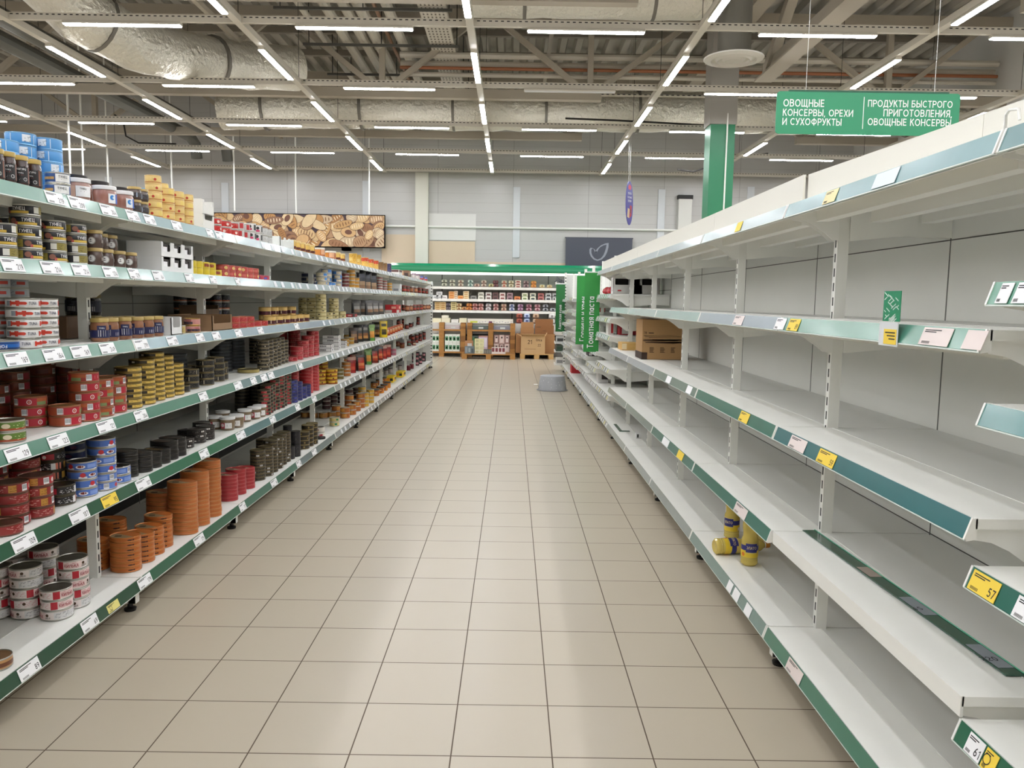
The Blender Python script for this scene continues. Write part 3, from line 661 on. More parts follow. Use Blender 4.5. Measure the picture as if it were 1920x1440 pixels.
r = empty('picture_panel', (0, YB-.35, 0)); yb = YB-.35; a, b = ony(300, 398, yb), ony(721, 464, yb)
x0, x1, z1, z0 = -7.9, b.x, a.z-.005, b.z
m = MB(); m.box(x0-.02, x1+.02, -.02, .02, z0-.02, z1+.02, BLACKM); m.box(x1-1.1, x1-.9, -.02, .25, z0-.09, z0-.02, BLACKM)
for xx in (x0+.3, x1-2, x1-.3): m.box(xx-.03, xx+.03, .02, .35, (z0+z1)/2-.03, (z0+z1)/2+.03, BLACKM); m.build('frame', r)
m = MB(); m.box(x0, x1, -.026, -.02, z0, z1, mat('4a3a44', .6)); rb = random.Random(11); dep = -.0262
cols = ['c39a66', 'b98a55', 'd3b384', 'a8794a', 'cfa877', '9b7050', 'dcc39a', 'b08b68', '8f6a52', 'c8b090']
pos = []; x = x0
while x < x1+.1:
    for j in range(4): pos.append((x+rb.uniform(-.1, .1), z0+(j+.5)*(z1-z0)/4+rb.uniform(-.07, .07)))
    x += .21
rb.shuffle(pos)
for cx, cz in pos:
    L, W, an = rb.uniform(.14, .28), rb.uniform(.09, .16), rb.uniform(-1.2, 1.2); c = rb.choice(cols); dep -= .0002
    def el(sl, sw, dd, cc, ox=0):
        vs = []
        for i in range(18):
            t = 2*math.pi*i/18; u, v = ox+L*sl*math.cos(t), W*sw*math.sin(t)
            vs.append((min(x1, max(x0, cx+u*math.cos(an)-v*math.sin(an))), dd, min(z1, max(z0, cz+u*math.sin(an)+v*math.cos(an)))))
        m.add(vs, [list(range(18))], mat(cc, .6, noise=.16, scale=14))
    el(1, 1, dep, '6d4c38'); dep -= .0001; el(.95, .92, dep, c)
    kind = rb.random()
    if kind < .55:
        for s in (-.6, -.3, 0, .3, .6): dep -= .00001; el(.05, .6*(1-abs(s)*.6), dep, 'ead9b8' if kind < .3 else '7d5638', ox=L*s)
    elif kind < .75: dep -= .0001; el(.45, .45, dep, '6b4636')
m.build('print', r); tag(r, 'wide framed picture of piled bread loaves on the back wall', 'picture')

r = empty('leaf_sign', (0, YB-.1, 0)); yb = YB-.1; a, b = ony(1061, 446, yb), ony(1184, 499, yb)
m = MB(); m.box(a.x, b.x, -.03, .03, b.z-.02, a.z, mat('4d4f5b', .6)); m.box(a.x-.02, b.x+.02, -.025, .05, a.z-.005, a.z+.02, mat('3b3d48', .6)); m.build('board', r)
pts = [(610, 215), (598, 180), (578, 160), (556, 158), (543, 180), (545, 225), (562, 265), (595, 300), (640, 316), (690, 300), (730, 262), (757, 210), (772, 150), (774, 100), (730, 108), (680, 130), (640, 165), (618, 195)]
m = MB(); P = [ony(1020+u/6.4, 440+v/6.4, yb) for u, v in pts]; cc = sum(P, Vector())/len(P)
wd = [1, .9, .8, .8, .85, .85, .8, .7, .6, .7, .9, 1.1, 1.2, 1.2, 1.1, 1.0, .9, .9]
n_ = len(P)
for i in range(n_):
    j = (i+1) % n_
    def inn(i): return P[i]+(cc-P[i]).normalized()*.058*wd[i]
    m.quad(*[Vector((p.x, -.0315, p.z)) for p in (P[i], P[j], inn(j), inn(i))], mat('9597a3', .5))
m.build('leaf_emblem', r); tag(r, 'dark grey wall board with pale leaf outline above the right shelves', 'sign')

r = empty('hanging_sign', (0, 0, 0)); P = ony(1180, 381, 13.9); r.location = P; r.rotation_euler = (0, math.radians(-3), math.radians(62))
m = MB(); H = .44; W = .21
m.prism([(W*math.cos(t), H*math.sin(t)) for t in [2*math.pi*i/32 for i in range(32)]], 1, -.006, .006, mat('4a4896', .4)); m.build('board', r)
m = MB(); m.prism([(x, z) for x, z in [(-.06, .27), (.06, .27), (.09, .33), (0, .38), (-.09, .33)]], 1, -.0072, -.006, mat('d8455a', .5))
for i, (t, wv) in enumerate((('ПРОЧТИ', .2), ('ПОСЛАНИЕ', .24), ('ГЕРОЯМ', .2))): m.ftext(t, (0, -.0075, .17-.075*i), (1, 0, 0), (0, 0, 1), .052, PAPER, 'c', wv)
m.prism([(-.14, -.28), (-.02, -.3), (.0, -.12), (-.1, -.1)], 1, -.0072, -.006, mat('d9c29a', .6)); m.prism([(.0, -.3), (.11, -.25), (.13, -.05), (.02, -.04)], 1, -.0074, -.006, mat('b2383c', .5))
m.prism([(.03, -.2), (.08, -.2), (.08, -.12), (.03, -.12)], 1, -.0078, -.006, mat('5a3a30', .5)); m.build('print', r)
m = MB()
for s in (-.05, .05): m.tube([(s, 0, H-.02), (s, 0, 3.22)], .003, mat('d0d0cc', .4), 5)
m.build('cable', r); tag(r, 'tall purple oval sign hanging edge-on before the back wall', 'sign')

BG = mat('2f8f3f', .55, noise=.12, scale=6, bump=.25)
for i, (txt, xa, xb, za, zb, yy, lb) in enumerate([
    ('Томатная паста', 1097, 1122, 511, 660, 6.62, 'green hanging banner with white vertical lettering, nearest of the three'),
    ('Горчица и хрен', 1082, 1106, 517, 646, 7.35, 'green hanging banner with white vertical lettering, middle of the three'),
    ('Азиатская кухня', 1043, 1058, 533, 622, 12.85, 'narrow dark green banner at the far end of the right shelves')]):
    a, b = ony(xa, za, yy), ony(xb, zb, yy); r = empty('banner', (a.x, yy, b.z)); W = b.x-a.x; H = a.z-b.z
    m = MB(); k = 12; vs = []
    for j in range(k+1):
        for q in (0, .5, 1):
            vs.append((W*q, .006*math.sin(j*1.3+q*2+i), H*j/k))
    m.add(vs, [(j*3+q, j*3+q+1, j*3+q+4, j*3+q+3) for j in range(k) for q in (0, 1)], BG if i < 2 else mat('1d6b33', .55)); m.build('cloth', r)
    L = H*(.66 if i < 2 else .52); tw = text_mesh(txt)[2]; sz = min(L/tw, W*.46); zz = H*.05
    for wd_ in txt.split():
        m = MB(); m.ftext(wd_, (W*.64, -.0085, zz), (0, 0, 1), (-1, 0, 0), sz, PAPER); m.build('lettering', r); zz += text_mesh(wd_)[2]*sz+sz*.4
    m = MB(); m.box(-.005, W+.06, -.008, .008, H, H+.012, mat('dfe8e4', .3)); m.build('holder', r)
    tag(r, lb, 'banner', 'green shelf banners')
# upturned tub
r = empty('tub', (1.115, 9.68, 0)); TUBM = mat('a8abb0', .5)
m = MB(); m.lathe([(.232, 0), (.235, .004), (.222, .008), (.19, .215), (.185, .225), (.17, .23), (0, .23)], 36, TUBM); rs = random.Random(5)
for i in range(70):
    a = rs.uniform(0, 360); z = rs.uniform(.03, .2); rr = .222-.032*(z-.008)/.207+.001; m.disc(rr, a, z, rs.uniform(.003, .007), mat('d8dadc', .5))
m.build('body', r)
m = MB(); m.lathe([(.232, .0), (.243, .002), (.243, .008), (.226, .012)], 36, mat('8f9297', .5)); m.build('rim', r)
m = MB(); m.box(-.29, -.228, -.06, .02, .085, .09, WHITE); m.build('handle', r)
tag(r, 'upturned pale grey plastic tub on the floor by the right shelves', 'tub')

# ---------------------------------------------------------------- goods: one builder per kind
CAMA = lambda x, y: math.degrees(math.atan2(CAM.y-y, CAM.x-x))
def label_ops(m, ops, r, h, sy, z0=.005):
    rr = r*.996; hh = h-2*z0
    for o in ops:
        if o[0] == 'p': m.patch(rr+.0006, o[1], o[2], z0+o[3]*hh, z0+o[4]*hh, mat(o[5], .4), sy=sy)
        elif o[0] == 'c': m.disc(rr+.0010, o[1], z0+o[2]*hh, o[3]*hh, mat(o[4], .4), sy=sy)
        elif o[0] == 'e': m.disc(rr+.0009, o[1], z0+o[2]*hh, o[3]*hh, mat(o[5], .4), sy=sy, ra=o[4]*hh)
        elif o[0] == 't': m.wtext(o[1], rr+.0014, o[2], z0+o[3]*hh, o[4]*hh, mat(o[5], .5), sy=sy, maxw=(o[6] if len(o) > 6 else None))
        elif o[0] == 'f': m.wtext(o[1], rr+.0014, o[2], z0+o[3]*hh, o[4]*hh, mat(o[5], .5), sy=sy, flip=True)
        elif o[0] == 'b':
            m.patch(rr+.0006, o[1]-11, o[1]+11, z0+.08*hh, z0+.92*hh, PAPER, sy=sy, seg=2)
            for k in range(6): m.patch(rr+.001, o[1]-9+k*3.2, o[1]-7.6+k*3.2, z0+.3*hh, z0+.85*hh, INK, sy=sy, seg=1)
        elif o[0] == 'x':                                     # small print
            rs = random.Random(o[3])
            for k in range(o[4]):
                a = o[1]+(o[2]-o[1])*rs.random(); z = rs.uniform(.15, .85); w_ = rs.uniform(3, 9)
                m.patch(rr+.0009, a, a+w_, z0+z*hh, z0+(z+.05)*hh, mat(o[5], .5), sy=sy, seg=1)
def tin(nm, r, h, col, lid=None, ops=(), sy=1, rim=None, detail=True, far=False, rough=.32, ring=True):
    rim = rim or STEEL; seg = 28 if not far else 14; lid = C(lid, .35, metal=.6) if lid else rim
    prof = [(0, 0), (r*.96, 0), (r, .0015), (r, .0035), (r*.985, .0048), (r*.985, h-.0048), (r, h-.0035), (r, h-.001), (r*.985, h), (r*.955, h), (r*.93, h-.003)]
    m = MB()
    if far:
        m.lathe(prof+[(0, h-.003)], seg, [rim, rim, rim, rim, C(col, rough), rim, rim, rim, rim, rim, lid], sy=sy); label_ops(m, ops, r, h, sy); return m.build(nm)
    m.lathe(prof+[(0, h-.0032)], seg, rim, sy=sy); o = m.build(nm)
    m = MB(); m.lathe([(r*.988, .005), (r*.9925, .0055), (r*.9925, h-.0055), (r*.988, h-.005)], seg, C(col, rough), sy=sy); label_ops(m, ops, r, h, sy); m.build('label', o)
    m = MB(); m.lathe([(r*.93, h-.0029), (r*.85, h-.0022), (r*.80, h-.0028), (r*.5, h-.0024), (0, h-.0024)], seg, lid, sy=sy)
    if sy < 1 and rim is not STEEL:
        m.add([(r*.9*math.cos(t), sy*r*.9*math.sin(t), h-.0019) for t in [math.radians(-30+180*i/12) for i in range(13)]], [list(range(13))], mat(col, .35)); m.add([(r*q*math.cos(t), sy*r*q*math.sin(t), h-.0016) for t, q in [(3.4, .6), (3.9, .75), (4.5, .5), (4.1, .25), (3.6, .2)]], [list(range(5))], mat('4a3a26', .4))
    m.build('lid', o)
    return o
def jar(nm, r, h, body, lid, ops=(), band=None, far=False, taper=1.0, glass=.15):
    seg = 24 if not far else 12; b = C(body, glass, noise=.25, scale=60, coat=.5); l = C(lid, .35); hl = min(.016, h*.2)
    prof = [(0, 0), (r*.9*taper, 0), (r*taper, .006), (r, h-hl-.012), (r*.93, h-hl-.004), (r*.93, h-hl)]
    lp = [(r*.95, h-hl), (r*1.0, h-hl+.001), (r*1.0, h-.002), (r*.97, h), (0, h)]
    m = MB()
    if far:
        m.lathe(prof, seg, b); m.lathe(lp, seg, l)
        if band: m.lathe([(r*1.006, h*band[1]), (r*1.006, h*band[2])], seg, C(band[0], .4))
        label_ops(m, ops, r*1.012, h, 1, .01); return m.build(nm)
    m.lathe(prof, seg, b); o = m.build(nm)
    m = MB(); m.lathe(lp, seg, l); m.build('lid', o)
    if band or ops:
        m = MB()
        if band: m.lathe([(r*1.004, h*band[1]), (r*1.006, h*band[1]), (r*1.006, h*band[2]), (r*1.004, h*band[2])], seg, C(band[0], .4))
        label_ops(m, ops, r*1.010, h-hl, 1, .008); m.build('label', o)
    return o
def cup(nm, r, h, body, lid, ops=(), far=False): return jar(nm, r, h, body, lid, ops, None, far, taper=.86, glass=.3)
def pouch(nm, w_, h, t, rows, far=True):
    """standing pouch: rows = colours from the bottom up, a tuple in a row is (edge, middle)"""
    m = MB(); n_ = len(rows)*2; k = 12; P = []
    for j in range(n_+1):
        f = j/n_; th = t*max(.05, (1-f**1.6)**.8); ww = w_*(1-.04*math.sin(f*3.1))
        P.append([(th/2*math.cos(2*math.pi*i/k), ww/2*math.copysign(abs(math.sin(2*math.pi*i/k))**.7, math.sin(2*math.pi*i/k)), h*f) for i in range(k)])
    for j in range(n_):
        c = rows[j//2]; o = len(m.v); m.v += P[j]+P[j+1]
        for i in range(k):
            cc = c if isinstance(c, str) else (c[1] if i in (0, 11, 5, 6) else c[0])
            m.f.append([o+i, o+(i+1) % k, o+k+(i+1) % k, o+k+i]); m.m.append(m.mi(mat(cc, .22, noise=.12, scale=50)))
    m.add(P[0], [list(range(k))[::-1]], mat('222222', .5)); return m.build(nm)
def carton(nm, w_, d, h, col, art=(), bev=.003):
    m = MB(); m.prism(rrect(-d/2, d/2, -w_/2, w_/2, bev, 1), 2, 0, h, C(col, .55)); e = .0006
    for y0, y1, z0, z1, c in art:                             # printed fields, on the aisle face and on the near end
        m.box(d/2, d/2+e, -w_/2+y0*w_, -w_/2+y1*w_, z0*h, z1*h, C(c, .5)); m.box(-d/2+y0*d, -d/2+y1*d, -w_/2-e, -w_/2, z0*h, z1*h, C(c, .5))
    return m.build(nm)
def tray(nm, w_, d, h, col, cut=.45, inner='8a7862', cells=1):
    """open cardboard display tray, low in front, with rounded cut-outs"""
    t = .004; m = MB(); c = C(col, .6); y0, y1 = -w_/2, w_/2; x0, x1 = -d/2, d/2
    m.box(x0, x1, y0, y1, 0, t, c); m.box(x0, x0+t, y0, y1, t, h, c)
    side = [(x0, t), (x1, t), (x1, h*.97), (x1-.01, h), (x0, h)]
    for ya in (y0, y1-t): m.prism([(p[0], p[1]) for p in side], 1, ya, ya+t, c)
    cw = (y1-y0)/cells; P = [(y0, 0), (y1, 0), (y1, h*.97)]; e = min(.02, cw*.2); q = min(.012, cw*.12)
    for i in range(cells-1, -1, -1):
        a, b2 = y0+cw*i+e, y0+cw*(i+1)-e
        P += [(b2+.004, h*.97), (b2, h*.93), (b2, h*cut+q)]+[(b2-q+q*math.cos(g), h*cut+q-q*math.sin(g)) for g in (.5, 1.1)]+[(a+q-q*math.cos(g), h*cut+q-q*math.sin(g)) for g in (1.1, .5)]+[(a, h*cut+q), (a, h*.93), (a-.004, h*.97)]
    P += [(y0, h*.97)]
    m.prism(P, 0, x1-t, x1, c)
    m.box(x0+t, x0+t+.002, y0+t, y1-t, t, h*.95, C(inner, .8)); return m.build(nm)
TN = dict(kilka='sprat_tin', tuna='tuna_tin', tunagrey='tuna_tin', tunec='tuna_tin', redtin='red_tin', redtinback='red_tin', redbrown='red_tin', redbelt='red_tin', redflat='red_tin', redcan='red_tin', redsmall='red_tin', blue='blue_tin', bluedark='blue_tin', navyblue='blue_tin', lightblue='blue_tin',
  olive='bronze_tin', smallblack='black_tin', blackredlab='black_tin', darkstack='black_tin', blackdiag='black_tin', blackred='black_tin', blackround='black_tin', goldlab='gold_tin', yellowtin='yellow_tin', yellowpate='yellow_tin', yellowred='yellow_tin', cream='cream_tin', disc='disc_tin', discgold='disc_tin', browngold='stew_tin', orangestew='stew_tin', goldtin='stew_tin', purpletin='stew_tin', orangetin='stew_tin')
FISH = ('e', -52, .45, 1.0, .24, '3a2417'), ('p', -42, -36, .2, .7, '3a2417'), ('e', 20, .45, 1.0, .24, '3a2417')
def scr(a, b, seed, n, c): return ('x', a, b, seed, n, c)
KD = {}
def K(key, desc, cat, grp, r, ry, h, fn, rot='cam', jit=40): KD[key] = dict(desc=desc, cat=cat, grp=grp, r=r, ry=ry, h=h, fn=fn, rot=rot, jit=jit, proto=None)
def T(key, desc, r, h, col, lid, ops=(), sy=1, rim=None, far=False, grp='fish tins', rot='cam', jit=40, nm='fish_tin'):
    K(key, desc, 'tin', grp, r, r*sy, h, lambda: tin(TN.get(key, nm) if sy == 1 else 'oval_tin', r, h, col, lid, ops, sy, rim, far=far), rot if sy == 1 else 'axis', jit if sy == 1 else 2)
def J(key, desc, r, h, body, lid, ops=(), band=None, far=False, grp='glass jars', nm='glass_jar', jit=25, taper=1.0):
    K(key, desc, 'jar', grp, r, r, h, lambda: jar(nm, r, h, body, lid, ops, band, far, taper), 'cam', jit)
def Pch(key, desc, w_, h, t, rows): K(key, desc, 'pouch', 'standing food pouches', w_*.42, w_*.42, h, lambda: pouch('food_pouch', w_, h, t, rows), 'half', 12)
def B(key, desc, w_, d, h, col, art=(), nm='carton_box', grp='cartons'): K(key, desc, 'box', grp, d/2, w_/2, h, lambda: carton(nm, w_, d, h, col, art), 'axis', 1)
def TR(key, desc, w_, d, h, col, cut=.45, cells=1, inner='8a7862'): K(key, desc, 'box', 'display trays', d/2, w_/2, h, lambda: tray('display_tray', w_, d, h, col, cut, inner, cells), 'axis', 0)

# bottom shelf
T('kilka', 'white pink tin with red patch', .0555, .0385, 'e6dcd9', '4c4940', [('p', -62, -38, 0, 1, 'b01f30'), ('p', -38, 30, .05, .95, 'ecd6d3'), scr(-36, 20, 1, 26, 'd29aa0'), ('t', 'КИЛЬКА', -8, .45, .42, '9c2436'), ('c', 36, .62, .2, '4a3420'), ('t', 'ОКЕЯ', 38, .28, .24, '3a2c22'),
   ('p', 60, 170, .04, .96, 'd5d4d4'), scr(62, 150, 2, 40, '8f8f92'), ('b', 172), ('p', 186, 212, 0, 1, 'b01f30'), scr(215, 290, 4, 30, 'd29aa0'), ('c', 250, .6, .2, '4a3420')], jit=120)
T('brownlow', 'beige brown tin at left edge', .05, .038, 'b58a5c', '8d6b4a', [('p', -60, 60, .2, .7, '6b3f28')])
T('orange', 'orange oval tin with dark fish', .066, .0222, 'b5642b', 'b8a27c', FISH, sy=.82, rim=mat('c07a40', .35, .4))
T('orange2', 'tall-stacked plain orange oval tin', .075, .0222, 'bb6c36', 'd3bf98', (), sy=.74, rim=mat('c6844c', .35, .4))
T('redoval', 'red oval tin with cream lid', .062, .0222, 'a02a30', 'd3c6a6', (), sy=.8, rim=mat('b5494a', .35, .4))
T('olive', 'dark bronze tin with beige print', .050, .0222, '2f2a22', '5c5434', [scr(-180, 180, 5, 46, 'b5a78a'), ('b', 60)], rim=mat('6e6148', .35, .6), jit=90)
T('tallblack', 'tall plain black can', .036, .098, '2a282d', '3a382e', [scr(-20, 40, 6, 10, '5a5650')], rim=BLACKM, nm='tall_can', grp='tall cans')
T('emblem', 'dark brown tin with round emblem', .049, .035, '332c22', '857a52', [('c', 10, .5, .28, 'b59a58'), ('c', 10, .5, .18, '332c22'), ('c', 10, .5, .1, 'b59a58')], rim=mat('8a7850', .35, .6))
T('whitered', 'white tin with red oval', .045, .045, 'e0dcd2', '5a5040', [('e', 0, .5, .5, .22, 'a83038')])
T('blackflat', 'flat black oval tin', .055, .016, '1c1c1c', '232220', sy=.8, rim=BLACKM)
T('beigegreen', 'beige tin with green square label', .047, .042, 'c9b97c', 'b5a268', [('p', -12, 18, .25, .8, '1f7a56'), scr(-80, -20, 7, 10, 'b06a4a')])
T('browngold', 'brown gold stew tin', .046, .058, '9c6a34', '6d5a3a', [('p', -40, 30, .2, .8, 'b8843e'), scr(-60, 60, 8, 16, '6b3a1e')], far=True, grp='stew tins')
T('orangestew', 'orange patterned stew tin', .050, .055, 'a9622c', 'a58a58', [('p', -25, 30, .15, .9, 'c98a3c'), scr(-90, 90, 9, 24, '7a3418')], far=True, grp='stew tins')
T('goldtin', 'gold yellow tin near far end', .047, .040, 'c79d3c', '6a5434', [scr(-90, 90, 12, 18, '8a3a20')], far=True)
T('purpletin', 'dark purple brown tin', .047, .045, '4f3434', '55463c', [scr(-90, 90, 12, 14, '7d5a58')], far=True)
J('orangejar', 'orange snack jar with dark lid', .05, .085, 'c27a2c', '3a3a38', [('p', -35, 35, .2, .8, '8c3a1c'), ('p', -20, 20, .35, .6, 'e0b060')], far=True)
B('yellowbox', 'bright yellow open carton', .34, .11, .085, 'e3c51f', [(.55, .95, .3, .75, '2b2a22'), (.2, .5, .3, .8, 'd88a2a')])
J('whitecup', 'whitish jar with pale label', .036, .085, 'cfc4bc', '4a3a36', [scr(-60, 60, 3, 8, 'a08a86')], far=True)
J('darkredjar', 'dark red preserve jar', .038, .085, '6a1620', '7a2a2c', [], far=True)
J('pinkjar', 'black jar with pink label', .038, .09, '332427', '2c2426', [('p', -40, 40, .2, .75, 'cf8f98')], far=True)
# second shelf
T('redbrown', 'brick red tin with noodle picture', .055, .037, '8f2a2a', '5e4a3a', [scr(-60, 10, 3, 22, 'd9a79c'), ('p', 20, 45, .05, .95, 'c08a3c'), scr(20, 44, 4, 12, '7a4a1e'), ('b', 75), ('p', 88, 150, .05, .95, 'b5202e'), ('c', 105, .5, .3, 'e6d6d2'), ('p', -120, -95, .05, .95, 'c08a3c')], rim=mat('6e4638', .35, .5), jit=70)
T('blackred', 'black tin with red patch', .055, .037, '1c191b', '2f2c22', [('p', -70, -25, .1, .9, 'a82a38'), ('c', -60, .5, .25, 'e6d6d6'), scr(-20, 40, 9, 30, 'd5d2d2'), ('p', 45, 62, .05, .95, 'e8e8e8'), ('p', 62, 85, .05, .95, 'c5705a'), ('p', 100, 140, .05, .95, 'b58a3a')], rim=mat('4f4738', .35, .6), jit=60)
T('blue', 'blue tin with red round logo', .053, .0345, '4f72bd', '37352f', [('e', -30, .55, .42, .36, 'c2333a'), ('p', -46, -14, .05, .3, 'e6e8f0'), ('e', 10, .45, .7, .28, 'eceaf0'), ('e', 10, .5, .45, .2, '7a2a20'), ('p', 36, 80, .2, .8, '7f9ad6'), ('b', 100), ('p', 112, 190, .1, .9, '6688cc'), ('e', 150, .5, .4, .34, 'c2333a'), ('p', 200, 280, .1, .9, '3d5ea6')], jit=90)
T('bluedark', 'deep blue tin in shadow behind', .053, .0345, '2a3562', '2c2b28', [('e', 0, .5, .5, .3, '7a4a6a')])  # darker copy of the blue tin, its shadow put into the colours
T('blackoval', 'plain black oval tin', .066, .0225, '1d1b1a', '4a362f', (), sy=.7, rim=mat('37332f', .3, .6))
T('blackoval2', 'black oval tin with bronze lid', .06, .0225, '1d1b1a', '8a7348', (), sy=.72, rim=mat('37332f', .3, .6))
T('blackround', 'black round tin with small print', .048, .0245, '1e1a19', '2a2624', [scr(-70, 80, 4, 18, 'b8aca4'), ('p', -10, 12, .2, .75, 'd8d4ce')], rim=mat('3b3431', .3, .5))
J('beanjar', 'white-lidded jar with red label', .044, .078, '7d6a52', 'e2e2e2', [('p', -44, -8, .1, .8, 'a8283a'), ('c', -26, .5, .22, 'd8c0c0'), ('p', -8, 44, .1, .8, 'e4e2e0'), ('p', 8, 30, .35, .6, '2c2c2c')], taper=.9)
T('darkstack', 'dark tin with grey rim', .05, .0235, '211d1b', '37322b', rim=mat('6a6353', .35, .6))
T('blackredlab', 'black tin with bright red label', .043, .0235, '221d1a', '4a4436', [('p', -20, 30, .1, .92, 'b52a34'), scr(-16, 26, 2, 8, 'e0b8b4'), ('p', -80, -45, .2, .8, '5a5040')], rim=mat('7a6e58', .35, .6), jit=25)
T('navyblue', 'dark blue tin', .047, .024, '2c2f6a', '3c3a4a', [('p', -10, 20, .2, .8, '4a52a0')], rim=mat('4a4a6e', .35, .4))
T('bigred', 'bright red oval tin in high stack', .058, .0275, 'b3282e', 'b5454a', [('p', -30, 10, .15, .85, 'cf5a5a'), scr(-60, 60, 3, 12, 'e8b8b4')], sy=.75, rim=mat('c05a58', .3, .4))
T('yellowred', 'yellow tin with red rim', .055, .034, 'd3ab2e', 'a58a3a', [('p', -180, 180, 0, .3, '8c2a1e'), ('c', 0, .6, .3, '5a3018'), ('c', 80, .6, .3, '5a3018')], rim=mat('b58a3a', .35, .5))
T('olivegreen', 'dull green brown tin', .045, .036, '6a5c2c', '6a6038', [scr(-60, 60, 3, 12, 'a8904a')], far=True)
T('orangetin', 'orange brown tin with beige marks', .046, .036, 'a8682a', '8a6a3c', [scr(-80, 80, 5, 20, 'dcb878')], far=True)
Pch('orangepouch', 'black pouch with orange red front', .115, .175, .07, [('201a18', '7a2a1c'), ('2a1a16', 'b5482c'), ('2a1a16', 'd07a4a'), ('2a1a16', 'b03226'), ('241c1a', '8a3a2c'), '2a2422'])
Pch('redpouch', 'red food pouch', .10, .17, .06, [('6a1a1c', '9c2a26'), ('8a2020', 'c8503a'), ('7c1c1e', 'b5382e'), '8c2a2a', 'b58a7a'])
T('greenjar', 'round tub with green lid', .045, .05, '9c5a6a', '2f7a4a', far=True, nm='round_tub', grp='tubs')
J('brownjar', 'brown sauce jar', .042, .085, '7a4024', '7a2c22', [('p', -40, 40, .25, .6, '9c5a30')], far=True)
J('mixjar', 'small preserve jar with dark lid', .036, .078, '6e2a22', '2f2a2a', [('p', -40, 40, .2, .6, 'a84a3c')], far=True)
J('greenlabel', 'small jar with green label', .036, .078, '6e3a2a', '8a3028', [('p', -40, 40, .2, .65, '3a7a62')], far=True)
J('creamlabel', 'small jar with cream label', .036, .07, '7a2c28', '6a2a2a', [('p', -40, 40, .2, .7, 'c9b496')], far=True)
# third shelf
T('greentin', 'green tin with orange stripe', .05, .036, '5f7a34', '5a4a34', [('p', -180, 180, .0, .25, 'a04a2a'), ('e', -40, .55, .5, .3, 'd9cdb0'), scr(-20, 60, 4, 20, 'd8dcb0'), ('b', 70)])
T('redtin', 'red tin with white ring mark', .054, .0375, '98332e', 'a87a4a', [('p', -180, -60, .05, .95, 'a04a2c'), ('p', -40, 30, .05, .95, 'ab2233'), ('c', 4, .5, .32, 'e6cfd0'), ('c', 4, .5, .22, 'ab2233'), ('c', 4, .5, .12, 'c88a6a'), ('b', -48), ('p', 30, 70, .05, .5, '7a8a5a'), ('p', 30, 90, .5, .95, 'a8552c'), ('b', 100), ('p', 112, 160, .05, .95, 'ab2233'), ('p', 125, 145, .3, .7, 'e3c4c4')], rim=mat('a0684a', .35, .5), jit=80)
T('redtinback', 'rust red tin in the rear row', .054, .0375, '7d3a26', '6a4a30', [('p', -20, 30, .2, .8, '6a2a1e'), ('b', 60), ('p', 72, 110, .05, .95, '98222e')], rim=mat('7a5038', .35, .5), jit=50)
T('goldlab', 'black tin with yellow gold label', .054, .0222, '2a2216', '8a7438', [('p', 10, 118, .06, .94, 'd6b457'), scr(16, 110, 5, 26, '4a3a1a'), ('p', -60, -45, .2, .8, 'd8d0c0')], rim=mat('8a7440', .3, .6), jit=16)
T('blackdiag', 'black tin with diagonal stripe', .048, .0345, '1c1a19', '6a6038', [scr(-80, 0, 4, 16, '9a8f7c'), ('p', 10, 16, .1, .9, 'a89c84'), scr(30, 80, 7, 10, '6a6050')], rim=mat('7a6c4c', .3, .6), jit=40)
T('disc', 'large flat black tin', .070, .0215, '15171c', '2c3036', (), rim=mat('55585e', .3, .5))
T('discgold', 'large flat gold tin', .070, .0215, '9c8c54', '2c3036', (), rim=mat('9c8c54', .3, .5))
T('smallblack', 'small black tin with white dots', .040, .0245, '29241e', '453d30', [scr(-90, 90, 4, 22, 'b5aa94'), ('c', -20, .5, .3, 'c9bfae')], rim=mat('8a7e66', .3, .6), jit=60)
T('redbelt', 'crimson tin with pale lettering', .052, .0345, '9c2028', '7a2c28', [('p', -20, 40, .2, .8, 'b5343a'), scr(-18, 36, 4, 16, 'e6b8b4'), ('p', 80, 120, .2, .8, 'c55a58')], rim=mat('b5605a', .3, .5), jit=45)
B('whiteblack', 'flat black box with white end', .10, .15, .034, '2f2226', [(0, .98, .05, .95, 'e6e4e2'), (.3, .7, .3, .7, '2a2a2a')], grp='flat boxes')
T('goldlow', 'round gold tin beside the pouches', .052, .038, 'b5862e', '8a6a34', [scr(-90, 90, 6, 16, '7a4a1a')], far=True)
Pch('blackpouch', 'black food pouch with round picture', .12, .19, .07, [('1b1a1c', '2a241f'), ('1b1a1c', 'c58a4a'), ('1b1a1c', '8a5a34'), ('1b1a1c', '4a4846'), ('1b1a1c', '8a8680'), '1e1d20'])
Pch('greenpouch', 'green food pouch', .10, .19, .06, [('2a2a20', '5a8a3c'), ('2a2c20', 'c88a3c'), ('3a4a24', 'd89a4a'), ('4a6a34', '8aa86a'), '7a9a5c'])
Pch('yellowpouch', 'yellow food pouch with black picture', .11, .21, .06, [('c9a81e', 'd9bb28'), ('d3b322', '3a3424'), ('d3b322', '5a4a24'), ('dcbd2c', 'e3c93a'), ('c9a51e', '3a3420'), 'd9bd34'])
Pch('brownpouch', 'brown grey food pouch', .11, .17, .06, [('2c2624', '4a3428'), ('342c28', '8a5f44'), ('342c28', 'a8805c'), ('342c28', '6a5244'), '443c36'])
Pch('smallorange', 'small orange sauce pouch', .07, .10, .03, ['a8401e', ('b84a20', 'd8905a'), ('a83c1c', 'd9b08a'), 'b5542c'])
